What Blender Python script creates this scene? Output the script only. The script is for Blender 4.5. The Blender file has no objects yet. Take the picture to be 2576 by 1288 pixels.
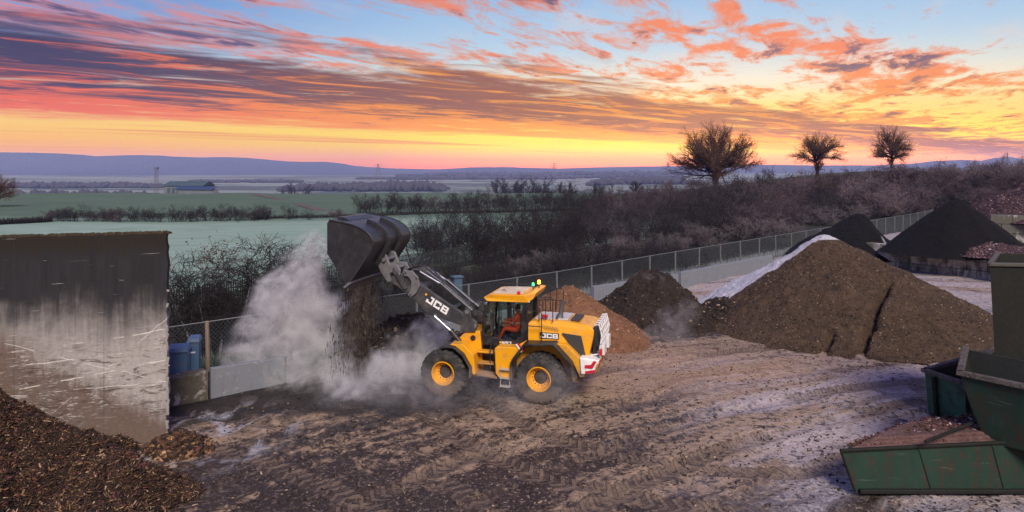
import bpy, bmesh, math, random
import numpy as np
from mathutils import Vector, Matrix, noise as mnoise

# ------------------------------------------------------------------ camera, sky, sun, exposure
scene = bpy.context.scene
COL = scene.collection
F_PX, CAM_H, HOR, CX = 1717.0, 7.6, 418.0, 1288.0      # photograph read as 2576 x 1288
R = math.radians

cam_data = bpy.data.cameras.new('camera')
cam_data.sensor_width = 36.0
cam_data.lens = 36.0 * F_PX / 2576.0
cam_data.shift_y = (HOR - 644.0) / 2576.0
cam_data.clip_start = 0.1
cam_data.clip_end = 30000
cam = bpy.data.objects.new('camera', cam_data)
COL.objects.link(cam)
cam.location = (0, 0, CAM_H)
cam.rotation_euler = (R(90), 0, 0)
scene.camera = cam

SUN_AZ = R(17.0)            # glow behind the big bare tree, right of centre
SUN_EL = R(3.0)

scene.view_settings.view_transform = 'Standard'
scene.view_settings.look = 'None'
scene.view_settings.exposure = -0.18
scene.view_settings.gamma = 1.0
scene.view_settings.use_curve_mapping = False
scene.render.engine = 'CYCLES'
cy = scene.cycles
cy.use_denoising = True
try:
    cy.denoiser = 'OPENIMAGEDENOISE'
    cy.denoising_input_passes = 'RGB_ALBEDO_NORMAL'
    cy.denoising_prefilter = 'NONE'
except Exception:
    pass
cy.max_bounces = 6
cy.diffuse_bounces = 3
cy.glossy_bounces = 3
cy.transmission_bounces = 4
cy.transparent_max_bounces = 12
cy.volume_bounces = 1
cy.volume_step_rate = 1.5
cy.volume_max_steps = 160
cy.caustics_reflective = False
cy.caustics_refractive = False
cy.sample_clamp_indirect = 4.0
cy.use_adaptive_sampling = True
cy.adaptive_threshold = 0.008


def lin(c):
    if isinstance(c, (int, float)):
        c = (c, c, c)
    return tuple(((v / 12.92) if v <= 0.04045 else ((v + 0.055) / 1.055) ** 2.4) for v in c[:3]) + (1.0,)


# ---- node helper
class NT:
    def __init__(self, tree):
        self.t = tree
        self.n = tree.nodes
        self.n.clear()

    def node(self, typ, ins=None, **props):
        nd = self.n.new(typ)
        for k, v in props.items():
            setattr(nd, k, v)
        for k, v in (ins or {}).items():
            self.put(nd.inputs[k], v)
        return nd

    def put(self, sock, v):
        if v is None:
            return
        if isinstance(v, bpy.types.NodeSocket):
            self.t.links.new(v, sock)
        else:
            if sock.type == 'VECTOR' and isinstance(v, (int, float)):
                v = (v, v, v)
            if sock.type == 'RGBA' and not isinstance(v, (int, float)) and len(v) == 3:
                v = tuple(v) + (1.0,)
            if sock.type == 'RGBA' and isinstance(v, (int, float)):
                v = (v, v, v, 1.0)
            sock.default_value = v

    def m(self, op, a, b=None, c=None, clamp=False):
        nd = self.n.new('ShaderNodeMath')
        nd.operation = op
        nd.use_clamp = clamp
        for i, v in enumerate((a, b, c)):
            if v is not None:
                self.put(nd.inputs[i], v)
        return nd.outputs[0]

    def vm(self, op, a, b=None):
        nd = self.n.new('ShaderNodeVectorMath')
        nd.operation = op
        self.put(nd.inputs[0], a)
        if b is not None:
            self.put(nd.inputs[3] if op == 'SCALE' else nd.inputs[1], b)
        return nd.outputs['Value'] if op in ('LENGTH', 'DOT_PRODUCT', 'DISTANCE') else nd.outputs[0]

    def mix(self, fac, a, b, mode='MIX'):
        nd = self.n.new('ShaderNodeMix')
        nd.data_type = 'RGBA'
        nd.blend_type = mode
        self.put(nd.inputs[0], fac)
        self.put(nd.inputs[6], a)
        self.put(nd.inputs[7], b)
        return nd.outputs[2]

    def ss(self, lo, hi, v):           # smoothstep, falls when lo > hi
        nd = self.n.new('ShaderNodeMapRange')
        nd.interpolation_type = 'SMOOTHSTEP'
        flip = not isinstance(lo, bpy.types.NodeSocket) and lo > hi
        if flip:
            lo, hi = hi, lo
        self.put(nd.inputs[0], v)
        self.put(nd.inputs[1], lo)
        self.put(nd.inputs[2], hi)
        nd.inputs[3].default_value = 1.0 if flip else 0.0
        nd.inputs[4].default_value = 0.0 if flip else 1.0
        return nd.outputs[0]

    def ramp(self, fac, stops, interp='LINEAR'):
        nd = self.n.new('ShaderNodeValToRGB')
        cr = nd.color_ramp
        cr.interpolation = interp
        while len(cr.elements) < len(stops):
            cr.elements.new(0.5)
        for e, (p, c) in zip(cr.elements, stops):
            e.position = p
            e.color = c if len(c) == 4 else tuple(c) + (1.0,)
        self.put(nd.inputs[0], fac)
        return nd.outputs[0]

    def noise(self, vec, scale=1.0, detail=4.0, rough=0.55, dist=0.0, out=0, dims='3D'):
        nd = self.n.new('ShaderNodeTexNoise')
        nd.noise_dimensions = dims
        self.put(nd.inputs['Vector'], vec)
        nd.inputs['Scale'].default_value = scale
        nd.inputs['Detail'].default_value = detail
        nd.inputs['Roughness'].default_value = rough
        nd.inputs['Distortion'].default_value = dist
        return nd.outputs[out]

    def vor(self, vec, scale, feature='F1', out='Distance', rand=1.0):
        nd = self.n.new('ShaderNodeTexVoronoi')
        nd.feature = feature
        self.put(nd.inputs['Vector'], vec)
        nd.inputs['Scale'].default_value = scale
        nd.inputs['Randomness'].default_value = rand
        return nd.outputs[out]

    def mapping(self, vec, loc=(0, 0, 0), rot=(0, 0, 0), scale=(1, 1, 1)):
        nd = self.n.new('ShaderNodeMapping')
        self.put(nd.inputs[0], vec)
        nd.inputs[1].default_value = loc
        nd.inputs[2].default_value = rot
        nd.inputs[3].default_value = scale
        return nd.outputs[0]

    def xyz(self, v):
        nd = self.n.new('ShaderNodeSeparateXYZ')
        self.put(nd.inputs[0], v)
        return nd.outputs

    def comb(self, x=0, y=0, z=0):
        nd = self.n.new('ShaderNodeCombineXYZ')
        for i, v in enumerate((x, y, z)):
            self.put(nd.inputs[i], v)
        return nd.outputs[0]

    def bump(self, height, strength=0.4, dist=0.05, normal=None):
        nd = self.n.new('ShaderNodeBump')
        nd.inputs['Strength'].default_value = strength
        nd.inputs['Distance'].default_value = dist
        self.put(nd.inputs['Height'], height)
        if normal is not None:
            self.put(nd.inputs['Normal'], normal)
        return nd.outputs[0]


# ---- sky: dawn gradient with a cloud bank and broken altocumulus, a function of direction only
world = bpy.data.worlds.new('World')
scene.world = world
world.use_nodes = True
W = NT(world.node_tree)
tc = W.node('ShaderNodeTexCoord').outputs['Generated']
dx, dy, dz = W.xyz(tc)
el = W.m('MAXIMUM', dz, 0.0)
hl = W.m('SQRT', W.m('ADD', W.m('ADD', W.m('MULTIPLY', dx, dx), W.m('MULTIPLY', dy, dy)), 1e-5))
cosaz = W.m('DIVIDE', W.m('ADD', W.m('MULTIPLY', dx, math.sin(SUN_AZ)), W.m('MULTIPLY', dy, math.cos(SUN_AZ))), hl)
near_sun = W.ss(0.62, 1.0, cosaz)                      # 1 towards the glow
wide_sun = W.ss(-1.0, 1.0, cosaz)
elr = W.m('SQRT', el)                                  # ramps run on sqrt(elevation)


def er(e):
    return math.sqrt(max(e, 0))


base_sun = W.ramp(elr, [(er(0.0), lin((1.0, .60, .08))), (er(.010), lin((1.0, .70, .06))), (er(.026), lin((1.0, .87, .08))),
                        (er(.044), lin((1.0, .91, .32))), (er(.085), lin((1.0, .92, .66))), (er(.115), lin((.97, .95, .90))),
                        (er(.17), lin((.80, .88, .95))), (er(.25), lin((.68, .81, .94))), (er(.6), lin((.50, .63, .87))), (1.0, lin((.42, .55, .82)))])
base_far = W.ramp(elr, [(er(0.0), lin((1.0, .67, .16))), (er(.012), lin((1.0, .73, .18))), (er(.035), lin((1.0, .82, .32))),
                        (er(.062), lin((1.0, .88, .58))), (er(.10), lin((.90, .84, .76))), (er(.14), lin((.72, .80, .90))),
                        (er(.20), lin((.56, .69, .88))), (er(.28), lin((.50, .63, .86))), (er(.6), lin((.45, .57, .83))), (1.0, lin((.40, .52, .80)))])
sky_c = W.mix(near_sun, base_far, base_sun)

# cloud plane coordinates
hh = W.m('ADD', el, 0.02)
Px = W.m('DIVIDE', dx, hh)
Py = W.m('DIVIDE', dy, hh)
BA = R(52)
s_al = W.m('ADD', W.m('MULTIPLY', Px, math.sin(BA)), W.m('MULTIPLY', Py, math.cos(BA)))
t_ac = W.m('SUBTRACT', W.m('MULTIPLY', Px, math.cos(BA)), W.m('MULTIPLY', Py, math.sin(BA)))
bank_v = W.comb(W.m('MULTIPLY', s_al, 0.22), W.m('MULTIPLY', t_ac, 0.50), 0.0)
warp = W.noise(bank_v, 1.5, 7, .62, 0.8)
fine = W.noise(W.comb(W.m('MULTIPLY', s_al, 0.55), W.m('MULTIPLY', t_ac, 1.15), 4.0), 1.5, 9, .66, 1.0)
tt = W.m('ADD', t_ac, W.m('ADD', W.m('MULTIPLY', W.m('SUBTRACT', warp, .5), 5.5), W.m('MULTIPLY', W.m('SUBTRACT', fine, .5), 3.0)))
bank = W.m('MULTIPLY', W.ss(-4.6, -6.0, tt), W.ss(-13.4, -11.0, tt))
# colour inside the bank: purple above, coral streaks below, gold near the glow
lowpart = W.ss(-7.6, -10.4, W.m('ADD', tt, W.m('MULTIPLY', W.m('SUBTRACT', fine, .5), 7.0)))
streak = W.ss(.49, .62, W.noise(W.comb(W.m('MULTIPLY', s_al, 0.5), W.m('MULTIPLY', t_ac, 1.6), 14.0), 1.1, 8, .64, .8))
coral = W.mix(near_sun, lin((.95, .53, .40)), lin((1.0, .72, .12)))
purple = W.mix(near_sun, lin((.36, .31, .46)), lin((.68, .46, .36)))
gap = W.ss(.56, .70, W.noise(bank_v, 3.4, 7, .62, .7))
bank_c = W.mix(W.m('MAXIMUM', lowpart, W.m('MULTIPLY', streak, .80)), purple, coral)
bank_op = W.m('MULTIPLY', bank, W.m('SUBTRACT', 1.0, W.m('MULTIPLY', gap, .70)))
# thin streaks under the bank
low_v = W.comb(W.m('MULTIPLY', s_al, 0.10), W.m('MULTIPLY', t_ac, 0.9), 9.0)
lows = W.m('MULTIPLY', W.ss(.52, .70, W.noise(low_v, .8, 5, .55, .3)), W.m('MULTIPLY', W.ss(-10.0, -12.5, t_ac), W.ss(.012, .03, el)))
low_c = W.mix(near_sun, lin((.90, .60, .46)), lin((.97, .66, .20)))
# broken altocumulus on the near side of the bank, drawn out towards the glow
AA = R(24)
a_al = W.m('ADD', W.m('MULTIPLY', Px, math.sin(AA)), W.m('MULTIPLY', Py, math.cos(AA)))
a_ac = W.m('SUBTRACT', W.m('MULTIPLY', Px, math.cos(AA)), W.m('MULTIPLY', Py, math.sin(AA)))
alt_v = W.comb(W.m('MULTIPLY', a_al, 0.80), W.m('MULTIPLY', a_ac, 1.9), 2.0)
big = W.noise(alt_v, .34, 3, .5, .3)
small = W.noise(alt_v, 1.5, 10, .63, .6)
tiny = W.noise(alt_v, 4.2, 6, .65, .5)
alt = W.m('ADD', W.m('MULTIPLY', big, .36), W.m('ADD', W.m('MULTIPLY', small, .60), W.m('MULTIPLY', tiny, .16)))
rows_ = W.m('MULTIPLY', W.m('SINE', W.m('MULTIPLY', W.m('ADD', t_ac, W.m('MULTIPLY', warp, 1.6)), 2.6)), .035)
alt = W.m('ADD', alt, W.m('ADD', rows_, W.m('MULTIPLY', W.ss(.15, .05, el), .028)))
alt_m = W.m('MULTIPLY', W.ss(.560, .665, alt), W.ss(-6.6, -4.6, tt))
alt_core = W.ss(.61, .68, alt)
alt_lit = W.mix(W.ss(.16, .06, el), W.mix(near_sun, lin((.88, .66, .70)), lin((.97, .62, .45))), lin((.99, .69, .30)))
alt_dark = W.mix(W.ss(.17, .06, el), lin((.47, .43, .58)), lin((.70, .50, .42)))
patch = W.ss(.44, .60, W.noise(alt_v, 1.3, 5, .55, .3))
alt_c = W.mix(W.m('MULTIPLY', alt_core, patch), alt_lit, alt_dark)
# thin veil
veil = W.m('MULTIPLY', W.ss(.44, .70, W.noise(alt_v, .8, 6, .6, .5)), .35)
sky_c = W.mix(W.m('MULTIPLY', veil, W.ss(.05, .12, el)), sky_c, W.mix(near_sun, lin((.80, .76, .86)), lin((.98, .88, .84))))
sky_c = W.mix(W.m('MULTIPLY', lows, .75), sky_c, low_c)
sky_c = W.mix(W.m('MULTIPLY', alt_m, .92), sky_c, alt_c)
sky_c = W.mix(W.m('MULTIPLY', bank_op, .95), sky_c, bank_c)
sky_c = W.mix(W.ss(-.001, -.06, dz), sky_c, lin((.50, .44, .50)))
nish = W.node('ShaderNodeTexSky', sky_type='NISHITA')
nish.sun_disc = False
nish.sun_elevation = SUN_EL
nish.sun_rotation = SUN_AZ
nish_bg = W.node('ShaderNodeBackground', {'Color': nish.outputs[0], 'Strength': 0.008})
sky_c = W.node('ShaderNodeGamma', {'Color': sky_c, 'Gamma': 1.48}).outputs[0]
glow = W.m('ADD', 1.0, W.m('MULTIPLY', W.m('MULTIPLY', W.ss(.86, 1.0, cosaz), W.ss(.075, .0, el)), .9))
sky_c = W.vm('SCALE', sky_c, glow)
own_bg = W.node('ShaderNodeBackground', {'Color': sky_c, 'Strength': 1.12})
wadd = W.node('ShaderNodeAddShader', {0: nish_bg.outputs[0], 1: own_bg.outputs[0]})
wout = W.node('ShaderNodeOutputWorld', {'Surface': wadd.outputs[0]})
try:
    world.cycles.sampling_method = 'MANUAL'
    world.cycles.sample_map_resolution = 512
except Exception:
    pass

sun_d = bpy.data.lights.new('sun', 'SUN')
sun_d.energy = 5.0
sun_d.angle = R(20)
sun_d.color = (1.0, .87, .73)
sun = bpy.data.objects.new('sun', sun_d)
COL.objects.link(sun)
sun.rotation_euler = (R(50), 0, R(12))   # soft light falling from above the camera's right


# ------------------------------------------------------------------ mesh helpers
def at(px, py, d):
    return Vector(((px - CX) / F_PX * d, d, CAM_H - (py - HOR) * d / F_PX))


def on_ground(px, py, z=0.0):
    d = (CAM_H - z) * F_PX / (py - HOR)
    return Vector(((px - CX) / F_PX * d, d, z))


def link(o, parent=None):
    COL.objects.link(o)
    if parent is not None:
        o.parent = parent
    return o


def tag(o, label=None, cat=None, group=None, kind=None):
    for k, v in (('label', label), ('category', cat), ('group', group), ('kind', kind)):
        if v:
            o[k] = v
    return o


def empty(name, loc=(0, 0, 0), rz=0.0, parent=None):
    o = bpy.data.objects.new(name, None)
    o.empty_display_size = 0.2
    o.location = loc
    o.rotation_euler = (0, 0, rz)
    return link(o, parent)


class MB:
    def __init__(self):
        self.v, self.f, self.mi = [], [], []

    def add(self, verts, faces, mi=0):
        b = len(self.v)
        self.v += [tuple(x) for x in verts]
        self.f += [tuple(b + i for i in fc) for fc in faces]
        self.mi += [mi] * len(faces)
        return self

    def box(self, c, s, rot=None, mi=0):
        hx, hy, hz = s[0] / 2, s[1] / 2, s[2] / 2
        vs = [Vector((x * hx, y * hy, z * hz)) for x in (-1, 1) for y in (-1, 1) for z in (-1, 1)]
        if rot is not None:
            vs = [rot @ q for q in vs]
        c = Vector(c)
        return self.add([q + c for q in vs], [(0, 1, 3, 2), (4, 6, 7, 5), (0, 4, 5, 1), (2, 3, 7, 6), (0, 2, 6, 4), (1, 5, 7, 3)], mi)

    def prism(self, prof, y0, y1, mi=0):        # (x, z) outline pushed along y
        n = len(prof)
        vs = [(x, y0, z) for x, z in prof] + [(x, y1, z) for x, z in prof]
        fs = [tuple(range(n)), tuple(range(2 * n - 1, n - 1, -1))]
        fs += [(i, n + i, n + (i + 1) % n, (i + 1) % n) for i in range(n)]
        return self.add(vs, fs, mi)

    def hull(self, bottom, top, mi=0):          # two rings of equal length
        n = len(bottom)
        fs = [tuple(range(n - 1, -1, -1)), tuple(range(n, 2 * n))]
        fs += [(i, (i + 1) % n, n + (i + 1) % n, n + i) for i in range(n)]
        return self.add(list(bottom) + list(top), fs, mi)

    def cyl(self, p0, p1, r0, r1=None, n=10, caps=True, mi=0):
        r1 = r0 if r1 is None else r1
        p0, p1 = Vector(p0), Vector(p1)
        d = (p1 - p0).normalized()
        a = d.orthogonal().normalized()
        b = d.cross(a)
        vs = []
        for p, r in ((p0, r0), (p1, r1)):
            vs += [p + (a * math.cos(2 * math.pi * k / n) + b * math.sin(2 * math.pi * k / n)) * r for k in range(n)]
        fs = [(k, (k + 1) % n, n + (k + 1) % n, n + k) for k in range(n)]
        if caps:
            fs += [tuple(range(n - 1, -1, -1)), tuple(range(n, 2 * n))]
        return self.add(vs, fs, mi)

    def tube(self, pts, r, n=6, mi=0):
        pts = [Vector(p) for p in pts]
        rings = []
        up = None
        for i, p in enumerate(pts):
            d = (pts[min(i + 1, len(pts) - 1)] - pts[max(i - 1, 0)]).normalized()
            if up is None:
                up = d.orthogonal().normalized()
            a = (up - d * up.dot(d)).normalized()
            up = a
            b = d.cross(a)
            rr = r[i] if isinstance(r, (list, tuple)) else r
            rings.append([p + (a * math.cos(2 * math.pi * k / n) + b * math.sin(2 * math.pi * k / n)) * rr for k in range(n)])
        vs = [q for rg in rings for q in rg]
        fs = []
        for i in range(len(rings) - 1):
            for k in range(n):
                fs.append((i * n + k, i * n + (k + 1) % n, (i + 1) * n + (k + 1) % n, (i + 1) * n + k))
        fs.append(tuple(range(n - 1, -1, -1)))
        fs.append(tuple(range((len(rings) - 1) * n, len(rings) * n)))
        return self.add(vs, fs, mi)

    def lathe(self, prof, c, n=40, mi=0, closed=False):   # (radius, y offset) turned about the y axis
        vs = []
        for k in range(n):
            a = 2 * math.pi * k / n
            vs += [(c[0] + r * math.cos(a), c[1] + y, c[2] + r * math.sin(a)) for r, y in prof]
        m_ = len(prof)
        fs = []
        for k in range(n):
            k2 = (k + 1) % n
            for j in range(m_ if closed else m_ - 1):
                j2 = (j + 1) % m_
                fs.append((k * m_ + j, k * m_ + j2, k2 * m_ + j2, k2 * m_ + j))
        return self.add(vs, fs, mi)

    def mesh(self, name, mats, smooth=False, fix=True):
        me = bpy.data.meshes.new(name)
        me.from_pydata(self.v, [], self.f)
        mats = mats if isinstance(mats, (list, tuple)) else [mats]
        for m_ in mats:
            me.materials.append(m_)
        if len(mats) > 1:
            me.polygons.foreach_set('material_index', self.mi)
        if fix:
            bm = bmesh.new()
            bm.from_mesh(me)
            bmesh.ops.recalc_face_normals(bm, faces=bm.faces)
            bm.to_mesh(me)
            bm.free()
        if smooth:
            me.polygons.foreach_set('use_smooth', [True] * len(me.polygons))
        me.update()
        return me

    def build(self, name, mats, parent=None, smooth=False, bevel=0.0, seg=2, auto=None, fix=True):
        me = self.mesh(name, mats, smooth or auto is not None, fix)
        if auto is not None:
            me.set_sharp_from_angle(angle=R(auto))
        o = bpy.data.objects.new(name, me)
        link(o, parent)
        if bevel:
            bv = o.modifiers.new('bevel', 'BEVEL')
            bv.width = bevel
            bv.segments = seg
            bv.limit_method = 'ANGLE'
            bv.angle_limit = R(30)
            bv.harden_normals = False
        return o


def np_mesh(name, verts, faces, mats, midx=None, smooth=False):
    """verts (n,3) array, faces (m,k) array"""
    me = bpy.data.meshes.new(name)
    verts = np.asarray(verts, dtype=np.float32)
    faces = np.asarray(faces, dtype=np.int32)
    k = faces.shape[1]
    me.vertices.add(len(verts))
    me.vertices.foreach_set('co', verts.ravel())
    me.loops.add(faces.size)
    me.loops.foreach_set('vertex_index', faces.ravel())
    me.polygons.add(len(faces))
    me.polygons.foreach_set('loop_start', np.arange(0, faces.size, k, dtype=np.int32))
    mats = mats if isinstance(mats, (list, tuple)) else [mats]
    for m_ in mats:
        me.materials.append(m_)
    if midx is not None:
        me.polygons.foreach_set('material_index', np.asarray(midx, dtype=np.int32))
    if smooth:
        me.polygons.foreach_set('use_smooth', np.ones(len(faces), dtype=bool))
    me.update(calc_edges=True)
    return me


def copy_tree(o, parent=None):
    c = o.copy()
    link(c, parent)
    for ch in list(o.children):
        copy_tree(ch, c)
    return c


def fbm(x, y, z=0.0, o=4, s=1.0):
    return mnoise.fractal(Vector((x * s, y * s, z)), 1.0, 2.0, o)


def sstep(a, b, x):
    t = min(1.0, max(0.0, (x - a) / (b - a)))
    return t * t * (3 - 2 * t)


# ------------------------------------------------------------------ materials
MATS = {}


def pmat(name, color, rough=0.6, low=None, metal=0.0, spec=0.5, var=0.0, vscale=3.0, bump=0.0, bscale=40.0, dirt=None, dirt_amt=0.0, dscale=2.0, coat=0.0, emit=None, estr=0.0, objspace=True):
    """Principled material with mottling, optional dirt and fine relief"""
    m_ = bpy.data.materials.new(name)
    m_.use_nodes = True
    T = NT(m_.node_tree)
    co = T.node('ShaderNodeTexCoord').outputs['Object'] if objspace else T.node('ShaderNodeNewGeometry').outputs['Position']
    c = tuple(color[:3]) + (1,)
    if var:
        nv = T.noise(co, vscale, 5, .6)
        c = T.mix(nv, tuple(max(0, v * (1 - var)) for v in color[:3]) + (1,), tuple(min(1, v * (1 + var)) for v in color[:3]) + (1,))
    rr = rough
    if dirt is not None:
        dn = T.noise(co, dscale, 6, .65, .3)
        fac = T.m('MULTIPLY', T.ss(.45, .68, dn), dirt_amt)
        c = T.mix(fac, c, tuple(dirt[:3]) + (1,))
        rr = T.m('ADD', rough, T.m('MULTIPLY', fac, .4), clamp=True)
    if low is not None:              # splashed mud and dust on the lower parts
        wz = T.xyz(T.node('ShaderNodeNewGeometry').outputs['Position'])[2]
        ln_ = T.noise(co, 5.0, 6, .7, .5)
        lf = T.m('MULTIPLY', T.ss(.25, .60, T.m('ADD', T.m('MULTIPLY', T.ss(low[0], low[1], wz), .55), T.m('MULTIPLY', ln_, .40))), low[2])
        c = T.mix(lf, c, (.17, .125, .095, 1))
        rr = T.m('ADD', rr, T.m('MULTIPLY', lf, .5), clamp=True)
    ins = {'Base Color': c, 'Roughness': rr, 'Metallic': metal, 'Specular IOR Level': spec}
    if coat:
        ins['Coat Weight'] = coat
        ins['Coat Roughness'] = .15
    if emit is not None:
        ins['Emission Color'] = tuple(emit[:3]) + (1,)
        ins['Emission Strength'] = estr
    if bump:
        ins['Normal'] = T.bump(T.noise(co, bscale, 4, .6), bump, .02)
    b = T.node('ShaderNodeBsdfPrincipled', ins)
    T.node('ShaderNodeOutputMaterial', {'Surface': b.outputs[0]})
    MATS[name] = m_
    return m_


def newmat(name):
    m_ = bpy.data.materials.new(name)
    m_.use_nodes = True
    MATS[name] = m_
    return m_, NT(m_.node_tree)


def finish(T, color, rough=.8, normal=None, metal=0.0, spec=.4):
    b = T.node('ShaderNodeBsdfPrincipled', {'Base Color': color, 'Roughness': rough, 'Metallic': metal, 'Specular IOR Level': spec})
    if normal is not None:
        T.put(b.inputs['Normal'], normal)
    T.node('ShaderNodeOutputMaterial', {'Surface': b.outputs[0]})


def pos(T):
    return T.node('ShaderNodeNewGeometry').outputs['Position']

# ------------------------------------------------------------------ ground: terrain, yard, hills
FENCE = [(-24, 14.4), (-12.3, 24.5), (2.4, 37.3), (9.7, 44.8), (43.7, 78.0), (75, 109)]


def fence_y(x):
    for (x0, y0), (x1, y1) in zip(FENCE, FENCE[1:]):
        if x <= x1 or x1 == FENCE[-1][0]:
            return y0 + (y1 - y0) * (x - x0) / (x1 - x0)
    return FENCE[-1][1]


def fence_d(x, y):                    # metres beyond the fence (negative: in the yard)
    return (y - fence_y(x)) * 0.7


FAR = 4.0                             # the valley beyond the field crest is deep and wide


def FD(d):
    return d if d <= 240 else 240 + (d - 240) * FAR


def terrain_z(x, y):
    s = fence_d(x, y)
    yi = y if y <= 240 else 240 + (y - 240) / FAR
    z = -0.12 - 1.2 * sstep(0.3, 6, s)
    z -= 0.4 * sstep(0.5, -3, s) if s < 0.5 else 0
    z += 7.2 * sstep(30, 125, x * yi / max(y, 1)) * sstep(62, 190, y)
    z += 0.9 * fbm(x, y, 3.0, 3, 0.012) * sstep(10, 80, s)
    z -= 12 * FAR * (1 - math.exp(-max(0.0, yi - 222 - 0.06 * abs(x) * yi / max(y, 1)) / 55))
    return z


TRACKS = [(22, -6, 31.2), (22, -6, 33.25), (22, -6, 27.3), (22, -6, 29.3), (22, -6, 36.4), (6.5, 24.5, 9.6), (6.5, 24.5, 7.55), (-14, 4, 15.5), (-14, 4, 17.5)]


def yard_z(x, y):
    z = 0.05 * fbm(x, y, 0, 3, 0.18) + 0.03 * fbm(x, y, 5, 4, 0.9)
    # ruts swing round in an arc towards the far bays
    rr = math.hypot(x - 22, y + 6)
    z += 0.030 * math.sin(rr * 2.6 + 1.5 * fbm(x, y, 8, 2, .1)) * (0.5 + 0.5 * fbm(x, y, 2, 2, .12))
    z -= 0.12 * math.exp(-((x + 2.5) ** 2 / 6 + (y - 22.6) ** 2 / 5))
    for (tx, ty, tr_) in TRACKS:
        b_ = abs(math.hypot(x - tx, y - ty) - tr_)
        if b_ < .6:
            z += -.045 * math.exp(-(b_ / .27) ** 4) + .03 * math.exp(-((b_ - .42) / .10) ** 2)
    near = max(math.exp(-((x - 1.0) ** 2 + (y - 21.7) ** 2) / 1.5), math.exp(-((x + 2.3) ** 2 + (y - 22.6) ** 2) / 1.5))
    return z * (1 - .6 * near) - .02


m_, T = newmat('field_grass')
p = pos(T)
px_, py_, pz_ = T.xyz(p)
yw = T.m('ADD', py_, T.m('MULTIPLY', T.m('SUBTRACT', T.noise(p, .02, 3), .5), 12))
n1 = T.noise(p, .05, 5, .6)
n2 = T.noise(T.mapping(p, rot=(0, 0, R(25)), scale=(.12, .9, 1)), 1.0, 4, .6)
frost = T.mix(n1, (.15, .25, .19, 1), (.29, .41, .35, 1))
green = T.mix(n1, (.034, .075, .045, 1), (.085, .145, .10, 1))
c = T.mix(T.ss(108, 128, yw), frost, green)
c = T.mix(T.m('MULTIPLY', T.ss(.45, .70, n2), .45), c, (.10, .15, .085, 1))
c = T.mix(T.m('MULTIPLY', T.ss(.5, .7, T.noise(p, .35, 6, .7)), .35), c, (.16, .20, .12, 1))
far = T.ramp(T.noise(T.mapping(p, rot=(0, 0, R(14)), scale=(.0012, .005, 1)), 1.0, 2, .4), [(.3, (.06, .08, .06, 1)), (.46, (.16, .2, .17, 1)), (.55, (.20, .22, .22, 1)), (.7, (.12, .13, .1, 1))], 'CONSTANT')
c = T.mix(T.ss(240, 300, py_), c, far)
scrub = T.mix(T.noise(p, .6, 5, .7), (.006, .008, .005, 1), (.030, .033, .020, 1))
line = T.m('SUBTRACT', py_, T.m('ADD', T.m('MULTIPLY', px_, .98), 37.0))
sc_m = T.m('MAXIMUM', T.m('MULTIPLY', T.ss(36, 22, T.m('ADD', line, T.m('MULTIPLY', T.m('SUBTRACT', n1, .5), 14))), T.ss(200, 150, py_)),
           T.m('MULTIPLY', T.ss(0, 14, T.m('SUBTRACT', px_, T.m('MULTIPLY', py_, .12))), T.ss(230, 200, py_)))
c = T.mix(sc_m, c, scrub)
finish(T, c, .95, T.bump(T.noise(p, 3, 5, .7), .6, .15))

ys = np.concatenate([np.linspace(-80, 10, 8), np.linspace(13, 130, 80), np.geomspace(133, 8300, 130)])
xs_r = np.concatenate([np.linspace(0, 130, 70), np.geomspace(134, 8400, 50)])
xs = np.concatenate([-xs_r[::-1][:-1], xs_r])
V = [(float(x), float(y), terrain_z(float(x), float(y))) for y in ys for x in xs]
nx, ny = len(xs), len(ys)
Fq = [(j * nx + i, j * nx + i + 1, (j + 1) * nx + i + 1, (j + 1) * nx + i) for j in range(ny - 1) for i in range(nx - 1)]
terrain = link(bpy.data.objects.new('terrain', np_mesh('terrain', V, Fq, MATS['field_grass'], smooth=True)))
tag(terrain, kind='structure')

# yard surface: frozen mud, straw and frost
m_, T = newmat('yard_mud')
p = pos(T)
px_, py_, pz_ = T.xyz(p)
cxv, cyv = T.m('SUBTRACT', px_, 22), T.m('ADD', py_, 6)
rad = T.m('SQRT', T.m('ADD', T.m('MULTIPLY', cxv, cxv), T.m('MULTIPLY', cyv, cyv)))
ang = T.m('ARCTAN2', cyv, cxv)
arc = T.comb(rad, T.m('MULTIPLY', ang, 6.0), 0)             # streaks follow the wheel tracks
wob = T.vm('ADD', arc, T.vm('SCALE', T.noise(p, .25, 3, .5, 0, 1), 1.6))
st_big = T.noise(T.mapping(wob, scale=(.55, .22, 1)), 1.0, 5, .6, .5)
st_mid = T.noise(T.mapping(wob, scale=(2.0, .6, 1)), 1.0, 7, .68, .6)
grain = T.noise(p, 7.5, 8, .74, .3)
crumb = T.noise(p, 3.2, 6, .7, .5)
warm = T.noise(p, .16, 4, .55, .6)
tan = T.mix(warm, (.17, .115, .076, 1), (.50, .355, .235, 1))
pinkish = T.ss(-1, 11, T.m('SUBTRACT', px_, T.m('MULTIPLY', T.m('SUBTRACT', py_, 20), .12)))
tan = T.mix(T.m('MULTIPLY', pinkish, .38), tan, T.mix(warm, (.13, .092, .085, 1), (.31, .235, .22, 1)))
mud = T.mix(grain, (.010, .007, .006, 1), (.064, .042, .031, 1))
mud_m = T.ss(.495, .585, T.m('ADD', T.m('MULTIPLY', T.ss(20.5, 14.5, T.m('ADD', py_, T.m('MULTIPLY', px_, .12))), .065),  T.m('ADD', T.m('MULTIPLY', st_big, .40), T.m('ADD', T.m('MULTIPLY', st_mid, .30), T.m('MULTIPLY', crumb, .34)))))  # mud streaks, plus a gradual darkening towards the camera
c = T.mix(mud_m, tan, mud)
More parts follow.
